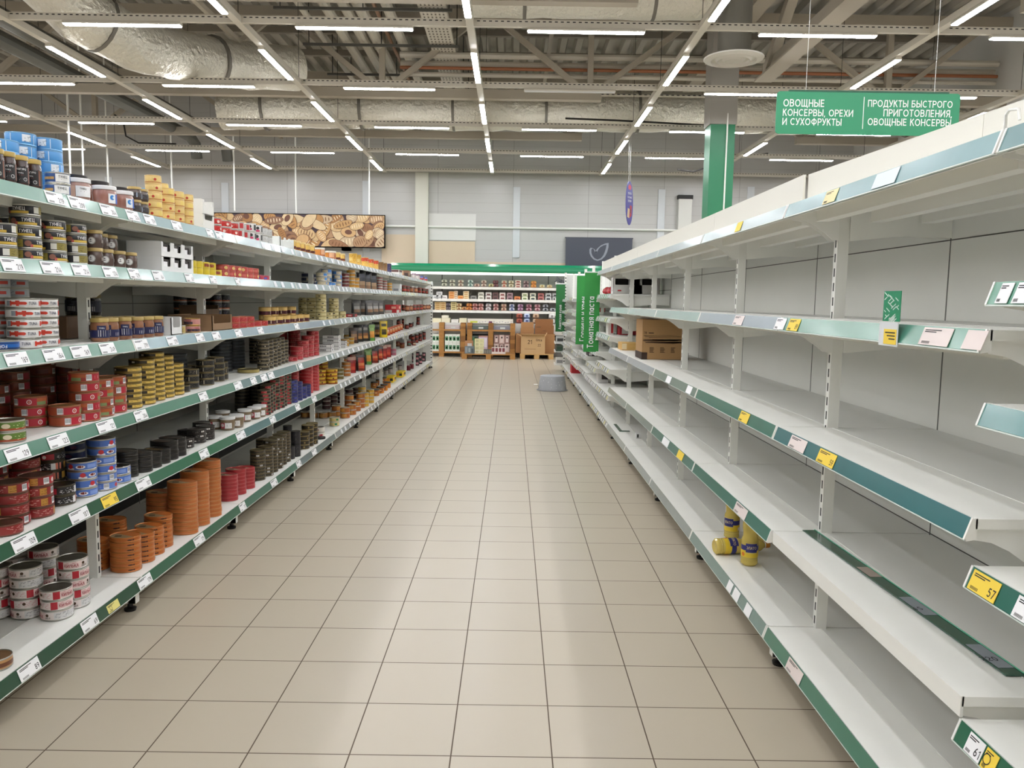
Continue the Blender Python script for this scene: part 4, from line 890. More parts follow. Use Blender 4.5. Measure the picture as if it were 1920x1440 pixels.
# fourth shelf
T('tuna', 'white tin with red fish', .0515, .0335, 'e3e1e0', '8f8f8c', [('p', -62, -46, .15, .85, '8a929c'), ('p', -40, 4, .3, .72, 'c83a28'), ('p', -46, -40, .15, .85, 'c83a28'), ('p', -26, -12, .62, .88, 'c83a28'), ('p', -24, -14, .12, .34, 'c83a28'), ('e', 4, .5, .3, .22, 'c83a28'), ('t', 'TUNA', 32, .5, .42, '2e3350'), ('p', 62, 70, .15, .85, 'c83a28'), ('p', 70, 112, .3, .72, 'c83a28'), ('p', 84, 98, .6, .86, 'c83a28'), ('t', 'TUNA', 140, .5, .42, '2e3350'), ('p', 180, 240, .1, .9, 'b5bac2'), scr(182, 238, 4, 30, '6a7078')], jit=30)
T('tunagrey', 'grey backed white tin with red', .0515, .0335, 'b4b8bd', '8f8f8c', [scr(-70, 0, 4, 30, '6e737a'), ('p', 6, 40, .3, .75, 'c23a2c'), ('p', -110, -80, .25, .75, 'c23a2c')], jit=20)
T('fortuna', 'blue tin standing upside down', .051, .0335, '1d5fae', '9aa0a6', [('p', -180, 180, .0, .25, '12305e'), ('f', 'FORTUNA', -10, .42, .46, 'eef0f2'), ('p', -70, 70, .75, .95, '16407c')], jit=2)
J('navyjar', 'gold-lidded jar with navy label', .034, .092, '8a5d42', 'b09858', [('p', -180, 180, .12, .62, '20244f'), ('p', -36, 20, .62, .92, '20244f'), ('p', -30, 16, .2, .62, 'e2e2e4'), ('p', -20, 8, .42, .52, '1c2030'), ('t', 'ТУНЕЦ', -8, .76, .1, 'd8dae0'), ('p', 50, 82, .2, .42, 'd5d5da')], jit=35)
J('darknavy', 'dark jar with small white label', .034, .092, '2c2624', '8a7a4c', [('p', -180, 180, .12, .95, '1a1b30'), ('p', -30, 22, .18, .52, 'd9d9dc'), ('p', -20, 12, .36, .44, '1c2030'), ('p', -16, 10, .6, .66, '8a8ca0')], jit=20)
B('brownblock', 'plain brown box below dark jars', .14, .12, .092, '6a5038')
TR('whitetray', 'white display tray with cut-out', .12, .10, .085, 'e4e4e4', .4)
TR('browntray', 'brown cardboard display tray', .30, .24, .085, '8a6c4e', .45, 1)
TR('browntray2', 'wide brown cardboard tray behind', .34, .12, .13, '6e553d', .8, 1)
T('pinkcan', 'pink tuna can with dark picture', .040, .036, 'c58a84', 'c9b27c', [('p', -70, 30, .05, .5, '3a3440'), scr(-60, 20, 4, 12, 'c85a4a'), ('t', 'ТУНЕЦ', 0, .7, .3, 'a83038')], rim=GOLD)
T('smallgold', 'small pale gold tin', .032, .042, 'b8a266', '9a8450', [scr(-60, 60, 4, 12, '5a5030')])
T('blackorange', 'black can with orange rings', .040, .05, '1d1c22', '2c2a2a', [('p', -180, 180, 0, .14, 'c0602c'), scr(-60, 60, 4, 16, '8a8a90'), ('p', 20, 50, .2, .8, '3a3a4a')])
T('redflat', 'red tin with swirl lettering', .048, .033, 'a82c30', '7a3a30', [scr(-70, 70, 4, 26, 'e69a80'), ('p', -90, -60, .1, .9, '2c3050')], rim=mat('b5624a', .3, .5))
T('burgundy', 'burgundy can with gold top band', .042, .058, '4a1c28', 'b0904c', [('p', -180, 180, .52, 1, 'd3b06a'), ('p', -30, -5, .0, .5, '5e2634'), ('p', 30, 36, .1, .6, 'e0d0b0')], rim=GOLD)
T('cream', 'cream tin with dark emblem', .046, .031, 'cabd8c', '9a8e62', [('p', -14, 10, .3, .7, '4a4230'), scr(-80, -20, 4, 12, '8a7e5a'), scr(20, 80, 5, 12, '8a7e5a')], rim=mat('a89a68', .3, .6), far=True)
B('redblackbox', 'flat red black box', .24, .11, .032, '33201f', [(.35, .95, .1, .9, 'a82a30'), (.5, .85, .3, .7, 'e0c0b4')], grp='flat boxes')
Pch('greypouch', 'dark grey food pouch', .115, .17, .06, [('2c2c2c', '4a4440'), ('32302f', '8a6a50'), ('302f2f', 'a5a09c'), ('302f2f', '6a6662'), '4c4a48'])
B('redtray', 'red shelf carton with white field', .42, .16, .11, 'b51f26', [(.02, .6, .02, .35, 'd9d4cc'), (.55, .95, .5, .8, 'e0a08a')])
J('pickle', 'tall preserve jar with pale lid', .04, .11, '6a3a26', 'd5d2cc', [('p', -50, 50, .2, .7, 'c07a52')], far=True)
J('redlidjar', 'preserve jar with red label', .038, .10, '5a3a2c', '8a2a26', [('p', -50, 50, .15, .5, 'b5392c')], far=True)
# fifth shelf
T('tunec', 'black tuna tin with yellow stripe', .0465, .0365, '1d1c22', '8a8668', [('p', -34, 40, .04, .34, 'd2b04a'), ('p', -44, -34, .04, .4, 'c05a50'), ('t', 'ТУНЕЦ', 4, .64, .44, 'f0f0f0', .055), ('p', 60, 84, .1, .9, 'dad8d0'), ('p', 84, 150, .04, .96, '8d7f3c'), scr(88, 146, 4, 24, '5a5024'), ('p', 150, 180, .1, .9, '2c2a24'), ('b', 190), ('p', 205, 290, .04, .96, '97883f'), scr(210, 286, 7, 26, '5a5024'), ('e', 308, .5, .4, .36, '8a5a4a')], jit=75)
J('roundlab', 'gold-lidded jar with round white label', .030, .068, '54423c', 'b59c60', [('e', 0, .5, .36, .36, 'e8e8e6'), ('e', 0, .5, .33, .33, '2c2a2c'), ('e', 0, .5, .3, .3, 'eceae8'), ('p', -22, 22, .55, .66, '3a3836'), ('p', -18, 18, .38, .46, '3a3836'), ('p', 70, 95, .3, .6, '8a8078')], jit=25)
TR('whitetray3', 'white display tray with three cut-outs', .36, .16, .068, 'e6e6e6', .32, 3, '3a3230')
T('yellowtin', 'small yellow tin with brown label', .035, .0335, 'd3bb2c', '9a7a2c', [('p', -26, 26, .15, .85, '8a3a24'), scr(-22, 22, 4, 8, 'e0c89a'), ('p', -60, -40, .3, .7, 'b59a1e')], rim=mat('d0b840', .3, .4))
T('redsmall', 'small coral red tin', .037, .0335, 'b5443f', '8a3a34', [('p', -40, 20, .2, .8, 'c96a60'), ('e', 50, .5, .5, .4, 'e0c07a'), scr(40, 60, 4, 6, '8a3a24')], rim=mat('b5564c', .3, .4))
T('redbluetin', 'small red blue tin', .034, .030, 'b5344a', '6a5a7a', [('e', 0, .35, .6, .3, '4a5ab0'), ('p', -70, -40, .2, .6, '5a6ac0')], rim=mat('a8606a', .3, .4))
T('creamblue', 'cream tin with blue band', .046, .036, 'cfc3a6', '8a806a', [('p', 10, 80, .1, .9, '4a86c8'), scr(-80, 5, 4, 20, '8a7a5c'), ('p', -140, -100, .1, .9, '3f74b8')], far=True, jit=60)
T('bluecream', 'blue tin with cream label', .046, .036, '3f74b8', '4a5a7a', [('p', -30, 40, .1, .9, 'd3c6a6'), scr(-26, 36, 4, 16, '6a5a44')], far=True)
T('navytop', 'navy tin topping a stack', .046, .036, '232a4a', '2a2c3c', [('p', -10, 40, .1, .9, 'cfc0a0')], far=True)
T('redbrownsmall', 'dark red tin with pale dots', .042, .034, '6a2a28', '5a3a30', [scr(-80, 80, 4, 26, 'c08a7a')], far=True)
T('goldstack', 'golden tin with brown pattern', .044, .036, 'bf8a2e', '9a7434', [scr(-80, 80, 4, 20, '8a4a1a')], far=True)
T('whiteredtin', 'white and red layered tin', .042, .032, 'b5a8a0', '9a9a96', [('p', -180, 180, .3, .8, '8a2a26')], far=True)
B('whitearch', 'white carton with rounded top', .16, .12, .11, 'd9d9d8', [(.2, .8, .1, .4, '9a9aa0')])
Pch('navypouch', 'dark navy food pouch', .115, .20, .07, [('17181c', '8a6a50'), ('17181c', 'a8896a'), ('17181c', '2a2c34'), ('17181c', '3a3f4c'), '1c1e26'])
# top shelf
J('maguro', 'tall black jar with gold lid', .025, .098, '3a2420', 'b59a50', [('p', -180, 180, .03, .8, '1c1a1c'), ('p', 52, 64, .03, .8, 'c27a58'), ('t', 'МАГУРО', 0, .68, .1, 'f2f2f2', .036), ('t', 'ТУНЕЦ', -6, .5, .07, 'd8d8d8'), ('p', -26, 14, .38, .42, 'b04a4a'), ('p', -26, 4, .2, .23, '9a9a9a'), ('p', -26, 0, .14, .17, '9a9a9a'), ('c', 24, .2, .09, 'c9c9c9'), ('c', 24, .2, .07, '1c1a1c')], jit=14, grp='jars', nm='tuna_jar')
T('lightblue', 'light blue tin with white label', .05, .0435, '4f93cf', '8ab4da', [('p', -16, 16, .2, .95, 'e2e6ea'), scr(-14, 14, 4, 10, '6a7a8a'), ('p', 30, 33, 0, 1, 'cfe0ee'), ('p', -60, -57, 0, 1, 'cfe0ee')], rim=mat('7fb2dc', .3, .4), jit=35)
T('tunecwhite', 'blue tin with white lettered label', .041, .040, '2a4a80', '4a5a7a', [('p', -14, 60, .04, .96, 'e8e8e6'), ('t', 'ТУНЕЦ', 20, .64, .3, '26262c', .046), ('p', -2, 24, .3, .36, '8a8a8a'), ('p', -80, -20, .3, .6, 'b08a50')], jit=6)
J('bucketwhite', 'clear tub with white lid and label', .045, .082, '9a7468', 'e6e6e8', [('p', -10, 62, .1, .88, 'e9e9ea'), ('t', 'ТУНЕЦ', 22, .68, .14, '26262c', .05), ('p', 0, 40, .46, .5, '8a8a8a'), ('p', -40, -12, .1, .88, 'd0a890')], taper=.9, grp='plastic tubs', nm='plastic_tub', jit=4)
J('bucketblue', 'clear tub with blue wave label', .045, .082, '96685c', 'e6e6e8', [('p', 20, 60, .1, .85, 'eaebee'), ('c', 40, .55, .2, '2a7ac0'), ('c', 46, .55, .1, 'eaebee'), ('p', 62, 80, .1, .85, '2a5fc0')], taper=.9, grp='plastic tubs', nm='plastic_tub', jit=3)
J('bucketblack', 'tub with black lid behind', .045, .118, '6a3e30', '241f20', [], taper=.9, grp='plastic tubs', nm='plastic_tub')
J('minijar', 'tiny gold-lidded jar', .028, .055, '4a3a34', 'b59a5c', [('p', -180, 180, .1, .8, '3a3638'), ('p', 0, 8, .1, .8, 'a8b4c8'), ('p', -24, 24, .4, .46, 'a8b4c8')])
T('yellowpate', 'yellow tin with red seal', .035, .0375, 'e0c27c', 'dcc284', [('p', -180, 180, 0, .14, 'b5763c'), ('c', 10, .5, .22, 'b53a2a'), scr(-60, 0, 4, 10, 'e9d9a0'), ('p', 60, 110, .2, .9, 'e3c970')], rim=mat('d9b878', .3, .4), jit=45)
B('bluecarton', 'light blue flat carton behind yellow tins', .28, .12, .185, '57a3d6', [(.7, .95, .86, .98, 'cfe4f2')])
TR('whitetop', 'white tray with high rounded sides', .15, .11, .075, 'e6e5e0', .6, 1, '8a7a62')
T('redcan', 'red tin with white ring', .040, .038, 'b5221f', '8a3a30', [scr(-60, 60, 4, 16, 'e39a80'), ('c', 30, .45, .28, 'e8d0c8')], rim=STEEL)
T('redwhite', 'red and white striped can', .038, .045, 'c9c4c0', 'a8a8a4', [('p', -60, -10, .1, .95, 'a8262c'), ('p', 10, 50, .1, .95, 'b52c30'), ('p', 90, 140, .1, .95, 'a8262c')], jit=20)
T('pinkwhite', 'white black can with pink panel', .036, .052, 'd6d4d2', 'b0b0ac', [('p', -30, 20, .1, .4, 'c23a66'), ('c', 0, .65, .24, '2c2c2c'), ('p', 40, 80, .1, .9, '3a3a3a')], jit=15)
T('greyblack', 'grey black patterned can', .036, .048, 'c4c4c2', 'a8a8a4', [scr(-80, 80, 4, 22, '3a3a3a')], jit=20)
TR('palettray', 'pale low tray of tubs', .34, .12, .07, 'dfe2de', .6, 3, '6a6a6a')
J('goldcan', 'gold jar with brown base', .032, .075, 'c08a3c', 'd3b878', [('p', -180, 180, .0, .3, '5a2418'), ('p', -40, 40, .35, .9, 'd9b560')], far=True)
J('bigjar', 'wide jar with white lid', .05, .075, 'b06a3c', 'ddd8cc', [('p', -70, -10, .1, .9, 'c07a2c'), ('p', 0, 50, .15, .9, 'd3a07a')], far=True)
T('goldbag', 'tall golden can', .042, .115, 'd0a444', 'e0c878', [scr(-70, 70, 4, 30, '9a6a24'), ('p', -30, 30, .3, .6, 'e3c878')], far=True, nm='tall_can', grp='tall cans')
T('redgold', 'tall gold can with red top', .042, .11, 'd3a84c', 'c0503a', [('p', -180, 180, .6, .95, 'c0442e'), scr(-70, 70, 4, 16, 'e8d09a')], far=True, nm='tall_can', grp='tall cans')
T('navycan', 'tall navy can', .042, .12, '3a3658', '3c3a4a', [scr(-70, 70, 4, 20, '7a78a0')], far=True, nm='tall_can', grp='tall cans')
T('browncan', 'tall brown patterned can', .042, .11, '8a6844', '8a7a5c', [scr(-70, 70, 4, 30, '4a3020')], far=True, nm='tall_can', grp='tall cans')
B('whitelow', 'white tray of dark packs', .30, .14, .07, 'dcdad6', [(.05, .95, .5, .95, '5a3834')])
B('mixedbox', 'brown patterned snack box', .22, .14, .10, '7a5a44', [(.1, .4, .3, .9, 'c0a080'), (.5, .9, .1, .6, '3a2a26')])
J('purplejar', 'small jar with purple lid', .04, .085, 'c0b8b4', '7a4a72', [scr(-60, 60, 4, 16, '4a3a40')], far=True)
J('bluered', 'small jar with blue red label', .036, .085, '8a3a44', '4a4a72', [('p', -50, 50, .5, .9, '6a78b0'), ('p', -50, 50, .1, .4, 'b53a44')], far=True)

# ---------------------------------------------------------------- stocking the left shelves
PLACED = {i: [] for i in range(6)}; STACKS = []
LPOSTY = [.757+1.25*k for k in range(-2, 11)]
def hits(l, x, y, rx, ry, boxy):
    for (a, b, c, d, q) in PLACED[l]:
        ex, ey = abs(x-a)/(rx+c), abs(y-b)/(ry+d)
        if (boxy or q):
            if ex < 1 and ey < 1: return True
        elif ex*ex+ey*ey < 1: return True
    if y > 13.235-ry: return True
    for p in LPOSTY:                                          # uprights
        if abs(y-p) < ry+.0165 and abs(x+1.317) < rx+.0215: return True
    return False
def S(key, l, px, n=1, py=None, b=0, X=None):
    k = KD[key]; rx, ry = k['r'], k['ry']; z = LLEV[l]+.0014; boxy = k['cat'] == 'box'
    xmax = -1.125-rx-.009; xmin = -1.125-.583+rx
    if py is not None:
        P = fl(px, py, LLEV[l]); d = Vector((P.x-CAM.x, P.y-CAM.y, 0)).normalized()
        P = P+d*math.hypot(rx*d.x, ry*d.y); x, y = P.x, P.y
        if x > xmax or x < xmin: x = min(xmax, max(xmin, x)); y = yat(px, x, z)
    else:
        x = X if X is not None else max(xmin, xmax-b*(2*rx+.006)); y = yat(px, x, z+.03)
    best = None
    for i in range(0, 46):
        for s in ((1, -1) if i else (1,)):
            for jx in (0, -.012, -.03, -.055, .01):
                xx, yy = min(xmax, max(xmin, x+jx)), y+s*i*.004
                c = i*.004+abs(jx)*1.1
                if (best is None or c < best[0]) and not hits(l, xx, yy, rx+.0004, ry+.0004, boxy): best = (c, xx, yy)
        if best and best[0] <= i*.004: break
    if best is None: return None
    _, x, y = best; PLACED[l].append((x, y, rx, ry, boxy)); STACKS.append((key, l, x, y, n)); return (x, y)
def R(key, l, s, **kw):                                       # "px:n px:n ..." a row of stacks
    for e in s.split():
        a = e.split(':'); q = a[0].split(',')
        S(key, l, float(q[0]), int(a[1]) if len(a) > 1 else 1, py=float(q[1]) if len(q) > 1 else None, **kw)
# bottom shelf
R('kilka', 0, '53,1162:5 108,1165:3 140,1143:5 12,1162:5 85,1120:5 30,1118:5')
R('brownlow', 0, '-8,1262:1')
R('orange', 0, '237,1075:7 263,1058:6 281,1044:6 298,1030:7 200,1073:6 212,1050:8')
R('orange2', 0, '344,1006:12 367,988:13 390,974:14 312,1000:9')
R('redoval', 0, '427,941:7 443,929:7 460,918:6 408,940:5')
R('olive', 0, '484,902:9 499,894:9 508,887:10 518,880:10 525,873:10 532,868:10 497,878:9')
R('tallblack', 0, '544,862:1 555,857:2 540,845:2')
R('emblem', 0, '569,843:4 577,838:5 585,834:5')
R('whitered', 0, '599,821:2'); R('blackflat', 0, '600,828:1')
R('beigegreen', 0, '627,800:2')
R('browngold', 0, '572,784 586,785 604,785 618,785 640,768')
R('orangestew', 0, '630,782:2 647,785:2 659,779:2 655,770:3 668,772:2 676,766:3')
R('purpletin', 0, '612,768:3 625,764:3 655,752:3 668,748:3 640,758:3')
R('goldtin', 0, '684,763:4 694,757:4 679,751:4')
R('orangejar', 0, '704,743 713,738 720,733 726,728'); R('orangejar', 0, '702,728 711,723 719,719')
R('yellowbox', 0, '733,718 751,708')
R('whitecup', 0, '700,710 707,708 715,706 724,703 732,700 741,697 750,694')
R('darkredjar', 0, '766,695 772,692')
R('pinkjar', 0, '782,686:2 788,683:2 795,678:2 800,674:1 776,680:2 785,676:2')
# second shelf
R('redbrown', 1, '23,990:4 65,976:4 8,1011:1 48,958:5 -14,975:5')
R('blackred', 1, '110,951:2 30,945:6 82,945:6 60,930:6')
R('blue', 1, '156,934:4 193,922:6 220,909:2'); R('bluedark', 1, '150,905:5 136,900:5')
R('blackoval', 1, '231,897:5 258,888:4 273,882:3'); R('blackoval2', 1, '294,876:3'); R('blackoval', 1, '308,868:4 321,861:4')
R('blackround', 1, '346,842:2 369,832:3 386,826:3 360,825:2 378,818:3')
R('beanjar', 1, '427,808 403,806 444,803 459,792 477,787 487,783 418,795')
R('darkstack', 1, '455,772:8 481,770:8 500,765:10 470,765:9')
R('blackredlab', 1, '486,784:7 494,779:8 502,774:8 510,771:9 518,767:10 527,763:10 536,759:10 505,763:10')
R('navyblue', 1, '546,757:7 556,753:6 564,749:4 572,746:4')
R('bigred', 1, '560,744:9 574,738:10 586,733:10')
R('yellowred', 1, '600,722:4 617,722:4 605,712:5')
R('olivegreen', 1, '636,712:3'); R('orangetin', 1, '649,706:4 644,698:4')
R('redpouch', 1, '659,700 668,694'); R('orangepouch', 1, '676,696 661,690')
R('greenpouch', 1, '690,684'); R('orangepouch', 1, '702,681 711,676'); R('redpouch', 1, '719,673 727,670')
R('greenjar', 1, '737,667:2'); R('brownjar', 1, '754,653 746,650')
R('greenlabel', 1, '767,649'); R('mixjar', 1, '774,646:2 781,643:2 788,640:2 795,637:2 771,636:2 779,634:2'); R('creamlabel', 1, '776,648 800,634:2 804,632:2')
# third shelf
R('greentin', 2, '17,832:2 -24,835:2')
R('redtin', 2, '60,803:3 113,802:2 160,792:5 187,783:4 211,776:4')
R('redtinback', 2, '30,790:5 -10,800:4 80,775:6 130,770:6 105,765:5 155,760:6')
R('goldlab', 2, '242,768:8 268,760:9 287,753:10 303,748:9 318,744:7')
R('blackdiag', 2, '338,737:1 356,730:3 385,723:4 402,716:4 412,713:3 372,722:3')
R('disc', 2, '345,722:8 415,698:9 440,692:9'); R('discgold', 2, '466,700:1')
R('smallblack', 2, '494,695:8 502,692:8 510,689:8 517,686:8 524,683:8 531,681:7 505,680:9 478,682:9')
R('redbelt', 2, '545,678:1 556,675:3 567,671:4 577,669:5 587,667:6 552,665:6 540,665:6')
R('whiteblack', 2, '608,660:2 622,656:4 635,652:2')
R('goldlow', 2, '645,650:2 655,646:2 650,640:2')
R('brownpouch', 2, '663,644'); R('blackpouch', 2, '672,641 683,640 694,636 706,632'); R('greenpouch', 2, '696,640'); R('yellowpouch', 2, '719,633')
R('smallorange', 2, '727,629 732,627 737,625 742,623 747,621 752,619')
R('mixjar', 2, '748,617:2 757,615:2 763,617 770,614 777,612 784,609:2 791,607:2 798,604:2 804,603:2')
# fourth shelf (seen from just below its edge)
R('tuna', 3, '46:5 77:5'); R('tunagrey', 3, '28:7 -8:7', b=1); R('fortuna', 3, '2:1')
R('brownblock', 3, '118', X=-1.44); R('darknavy', 3, '140:2 170:2', X=-1.50)
R('navyjar', 3, '187 231 254 274 292 206:1'); R('navyjar', 3, '196 218 240', b=1); R('darknavy', 3, '176:2', X=-1.40)
R('whitetray', 3, '312'); R('browntray', 3, '392'); R('browntray2', 3, '375', X=-1.50)
R('pinkcan', 3, '360:2'); R('smallgold', 3, '331')
R('blackorange', 3, '343:4 366:4', X=-1.60); R('blackorange', 3, '395:4 420:4 408:4', X=-1.48)
R('redflat', 3, '434:2 448:2 462:2 476:1 488:1')
R('burgundy', 3, '505 519 533 546 558 570'); R('burgundy', 3, '497:2 512:2 528:2 545:2', b=1)
R('cream', 3, '585:6', b=1); R('cream', 3, '602:7 626:6 614:2 640:2'); R('cream', 3, '572:6', b=2)
R('redblackbox', 3, '656'); R('greypouch', 3, '668 680', b=1); R('greypouch', 3, '692 703 712', b=0)
R('redtray', 3, '737'); R('pickle', 3, '764:1 770:1'); R('redlidjar', 3, '777 783 789'); R('pickle', 3, '795 800 804')
R('redlidjar', 3, '757 766 774', b=2)
# fifth shelf
R('tunec', 4, '50:5 98:4 138:4 2:3'); R('tunec', 4, '70:4 20:4', b=1)
R('roundlab', 4, '178:2 198:1 221:1 243:1'); R('roundlab', 4, '190:2 207:2', b=1)
R('whitetray3', 4, '303:2')
R('yellowtin', 4, '355:2 367:2 380:2 392:2 403:1'); R('redsmall', 4, '417:2 429:2 441:2 453:2 464:2 474:2'); R('redbluetin', 4, '484:1 495:1')
R('redsmall', 4, '388:2 410:2', b=1)
R('creamblue', 4, '603:3 620:1'); R('bluecream', 4, '632:4 612:4'); R('navytop', 4, '575:3 585:3', b=2)
R('redbrownsmall', 4, '647:4'); R('goldstack', 4, '658:5 666:3'); R('navypouch', 4, '677 688 699')
R('whiteredtin', 4, '711:5 720:4'); R('goldstack', 4, '729:3'); R('whitearch', 4, '744')
R('redlidjar', 4, '757 764 '); R('pickle', 4, '772 779 '); R('redlidjar', 4, '787 794 800'); R('pickle', 4, '783 797', b=1)
# top shelf
R('maguro', 5, '63 38 14 -8'); R('lightblue', 5, '92:5', X=-1.27); R('lightblue', 5, '54:5 30:4', X=-1.31); R('tunecwhite', 5, '108:2')
R('bucketwhite', 5, '143'); R('bucketblue', 5, '196 229'); R('bucketblack', 5, '142 178 222', b=1)
R('minijar', 5, '248:2 266:2'); R('yellowpate', 5, '289:5 313:4 332:4 349:4'); R('yellowpate', 5, '303:5', b=1); R('bluecarton', 5, '284', X=-1.42)
R('whitetop', 5, '372:2'); R('redcan', 5, '401:2 420:2 434:2'); R('redwhite', 5, '446:2 457:2')
R('pinkwhite', 5, '469:2 481:2'); R('greyblack', 5, '491:2 500:2'); R('palettray', 5, '523'); R('goldcan', 5, '547 556 565 574 583'); R('bigjar', 5, '598 620')
R('goldcan', 5, '632 641'); R('goldbag', 5, '662 670'); R('redgold', 5, '684 694 703'); R('goldbag', 5, '672 684 696 708', b=1); R('browncan', 5, '713 720'); R('navycan', 5, '728')
R('whitelow', 5, '742'); R('mixedbox', 5, '760'); R('purplejar', 5, '776 783'); R('bluered', 5, '791 798')

SIDEWORD = lambda l: f'left {LV[l]} shelf'
groups = {}
for s in STACKS: groups.setdefault((s[0], s[1]), []).append(s)
for (key, l), L in groups.items():
    k = KD[key]; L.sort(key=lambda s: (s[3]-.5*s[2]))
    for si, (_, _, x, y, n) in enumerate(L):
        for j in range(n):
            if k['proto'] is None: o = k['proto'] = k['fn']()
            else: o = copy_tree(k['proto'])
            a = CAMA(x, y) if k['rot'] == 'cam' else CAMA(x, y)+24 if k['rot'] == 'half' else 0
            a += rnd.uniform(-1, 1)*k['jit']
            jx = 0 if k['cat'] == 'box' or n == 1 else .0012
            o.location = (x+rnd.uniform(-jx, jx)*(j > 0), y+rnd.uniform(-jx, jx)*(j > 0), LLEV[l]+.0014+j*(k['h']+.0003)); o.rotation_euler = (0, 0, math.radians(a))
            lb = k['desc']
            if n > 1:
                t = n-1-j; pos = 'topmost' if t == 0 else ('lowest' if j == 0 else f'{ORD[t]} from top')
                lb += f', {pos} of {ordn(si)+" nearest stack" if len(L) > 1 else "its stack"}, {SIDEWORD(l)}'
            else: lb += f', {"on the" if len(L) == 1 else ordn(si)+" nearest on"} {SIDEWORD(l)}'
            if len(lb.split()) > 16: lb = lb.replace(' nearest stack', ' stack').replace(' with ', ' ', 1)
            tag(o, lb, k['cat'], f"{k['grp']} on the {SIDEWORD(l)}")

dp = None
for key, l, x, y, n in [q for q in STACKS if q[0] == 'whitetray3']:
    for j in range(n):
        for i in range(3):
            if dp is None:
                m = MB(); m.prism(rrect(-.045, .045, -.05, .05, .012, 2), 2, 0, .052, mat('3c3234', .25, noise=.5, scale=70)); m.box(.0445, .0462, -.02, .02, .012, .04, PAPER); o = dp = m.build('jar_pack')
            else: o = dp.copy(); COL.objects.link(o)
            o.location = (x+.024, y+(i-1)*.116, LLEV[l]+.0064+j*(KD[key]['h']+.0003))
            tag(o, f'dark pack in the {["lower", "upper"][j]} white display tray, {ORD[i]} from the near end', 'pack', 'dark packs in the white trays')

# ---------------------------------------------------------------- goods on the right shelves
OIL = mat('f3da78', .08, trans=.35, ior=1.3); CAPM = mat('d98a2a', .4); OLAB = mat('2c2f78', .4); OLY = mat('e3c535', .4)
def oil():
    r = empty('oil_bottle'); m = MB(); q = .0385
    prof = [(0, .004), (q*.8, 0), (q, .008), (q, .02), (q*.96, .024), (q, .028), (q*.96, .034), (q, .038), (q, .118), (q*.97, .124), (q*.84, .135), (q*.84, .16), (q*.92, .17), (q*.94, .19), (q*.88, .20), (q*.92, .208), (q*.7, .235), (q*.36, .252), (q*.34, .262), (0, .262)]
    m.lathe(prof, 26, OIL); m.build('body', r)
    m = MB(); m.lathe([(q*.40, .256), (q*.40, .278), (q*.36, .281), (0, .281)], 18, CAPM); m.lathe([(q*.42, .254), (q*.42, .258), (q*.38, .258)], 18, WHITE); m.build('cap', r)
    m = MB(); rr = q+.0006
    m.patch(rr, -180, 180, .042, .074, OLY, seg=30); m.patch(rr, -180, 180, .074, .098, OLAB, seg=30)
    for a in (0, 180):
        m.patch(rr+.0004, a-40, a+40, .066, .108, OLAB, seg=8); m.patch(rr+.0003, a-44, a+44, .062, .065, mat('d9c27a', .4), seg=8); m.patch(rr+.0003, a-44, a+44, .109, .111, mat('d9c27a', .4), seg=8)
        m.wtext('ЗЛАТО', rr+.0009, a, .088, .019, mat('ead9a0', .5), maxw=.048)
    m.patch(rr+.0004, 80, 110, .045, .062, PAPER, seg=3); m.disc(rr+.0005, -60, .055, .009, mat('d9781e', .4)); m.disc(rr+.0005, 140, .055, .009, mat('d9781e', .4))
    m.build('label', r); return r
ob = None
def put_oil(loc, eul, label):
    global ob
    if ob is None: ob = o = oil()
    else: o = copy_tree(ob)
    o.location = loc; o.rotation_euler = eul; tag(o, label, 'bottle', 'sunflower oil bottles on the right bottom shelf')
Z0 = .1565
def away(px, py, r): P = fl(px, py, .155); d = Vector((P.x-CAM.x, P.y-CAM.y, 0)).normalized(); return P+d*r
P = away(1404, 1063, .0385); put_oil((P.x, P.y, Z0), (0, 0, math.radians(CAMA(P.x, P.y)+14)), 'oil bottle standing in front of the lying one')
P = away(1371, 1012, .0385); put_oil((P.x, P.y, Z0), (0, 0, math.radians(CAMA(P.x, P.y)-30)), 'oil bottle standing at the left behind the lying one')
P = away(1430, 1022, .0385); put_oil((P.x+.01, P.y+.02, Z0), (0, 0, math.radians(CAMA(P.x, P.y)-5)), 'oil bottle standing behind, half hidden by the shelf above')
a = fl(1338, 1043, .155); M2 = Matrix.Rotation(math.radians(90), 4, 'Y'); M2 = Matrix.Rotation(math.radians(8), 4, 'Z') @ M2 @ Matrix.Rotation(math.radians(35), 4, 'Z')
put_oil((a.x+.01, a.y+.03, Z0+.0385), M2.to_euler(), 'oil bottle lying on its side with orange cap to the right')
a = fl(1475, 1030, .155); M2 = Matrix.Rotation(math.radians(160), 4, 'Z') @ Matrix.Rotation(math.radians(90), 4, 'Y')
put_oil((a.x+.12, a.y+.10, Z0+.0385), M2.to_euler(), 'oil bottle lying at the back, dim under the shelf above')
# big carton
r = empty('cardboard_box'); a, b = ony(1203, 674, 3.72), ony(1290, 674, 3.72); x0, x1 = a.x, min(b.x+.0, 1.93)
m = MB(); z0 = .922; h = .315
m.box(x0, x1, 3.72, 4.04, z0, z0+h, CARTON); m.build('body', r).location = (0, 0, 0)
m = MB(); y = 3.7195
for i in range(4):
    q = x0+.06+.085*i
    for j in range(5): m.quad((q, y, z0+.055+j*.009), (q+rnd.uniform(.02, .045), y, z0+.055+j*.009), (q+.03, y, z0+.06+j*.009), (q, y, z0+.06+j*.009), mat('4a3626', .8))
for i in range(14):
    u = x0+rnd.uniform(0, .08); v = z0+.125+rnd.uniform(0, .06); m.quad((u, y, v), (min(x1-.01, u+rnd.uniform(.15, .34)), y, v+rnd.uniform(-.008, .008)), (min(x1-.01, u+.3), y, v+.005), (u, y, v+.004), mat('5a4432', .8))
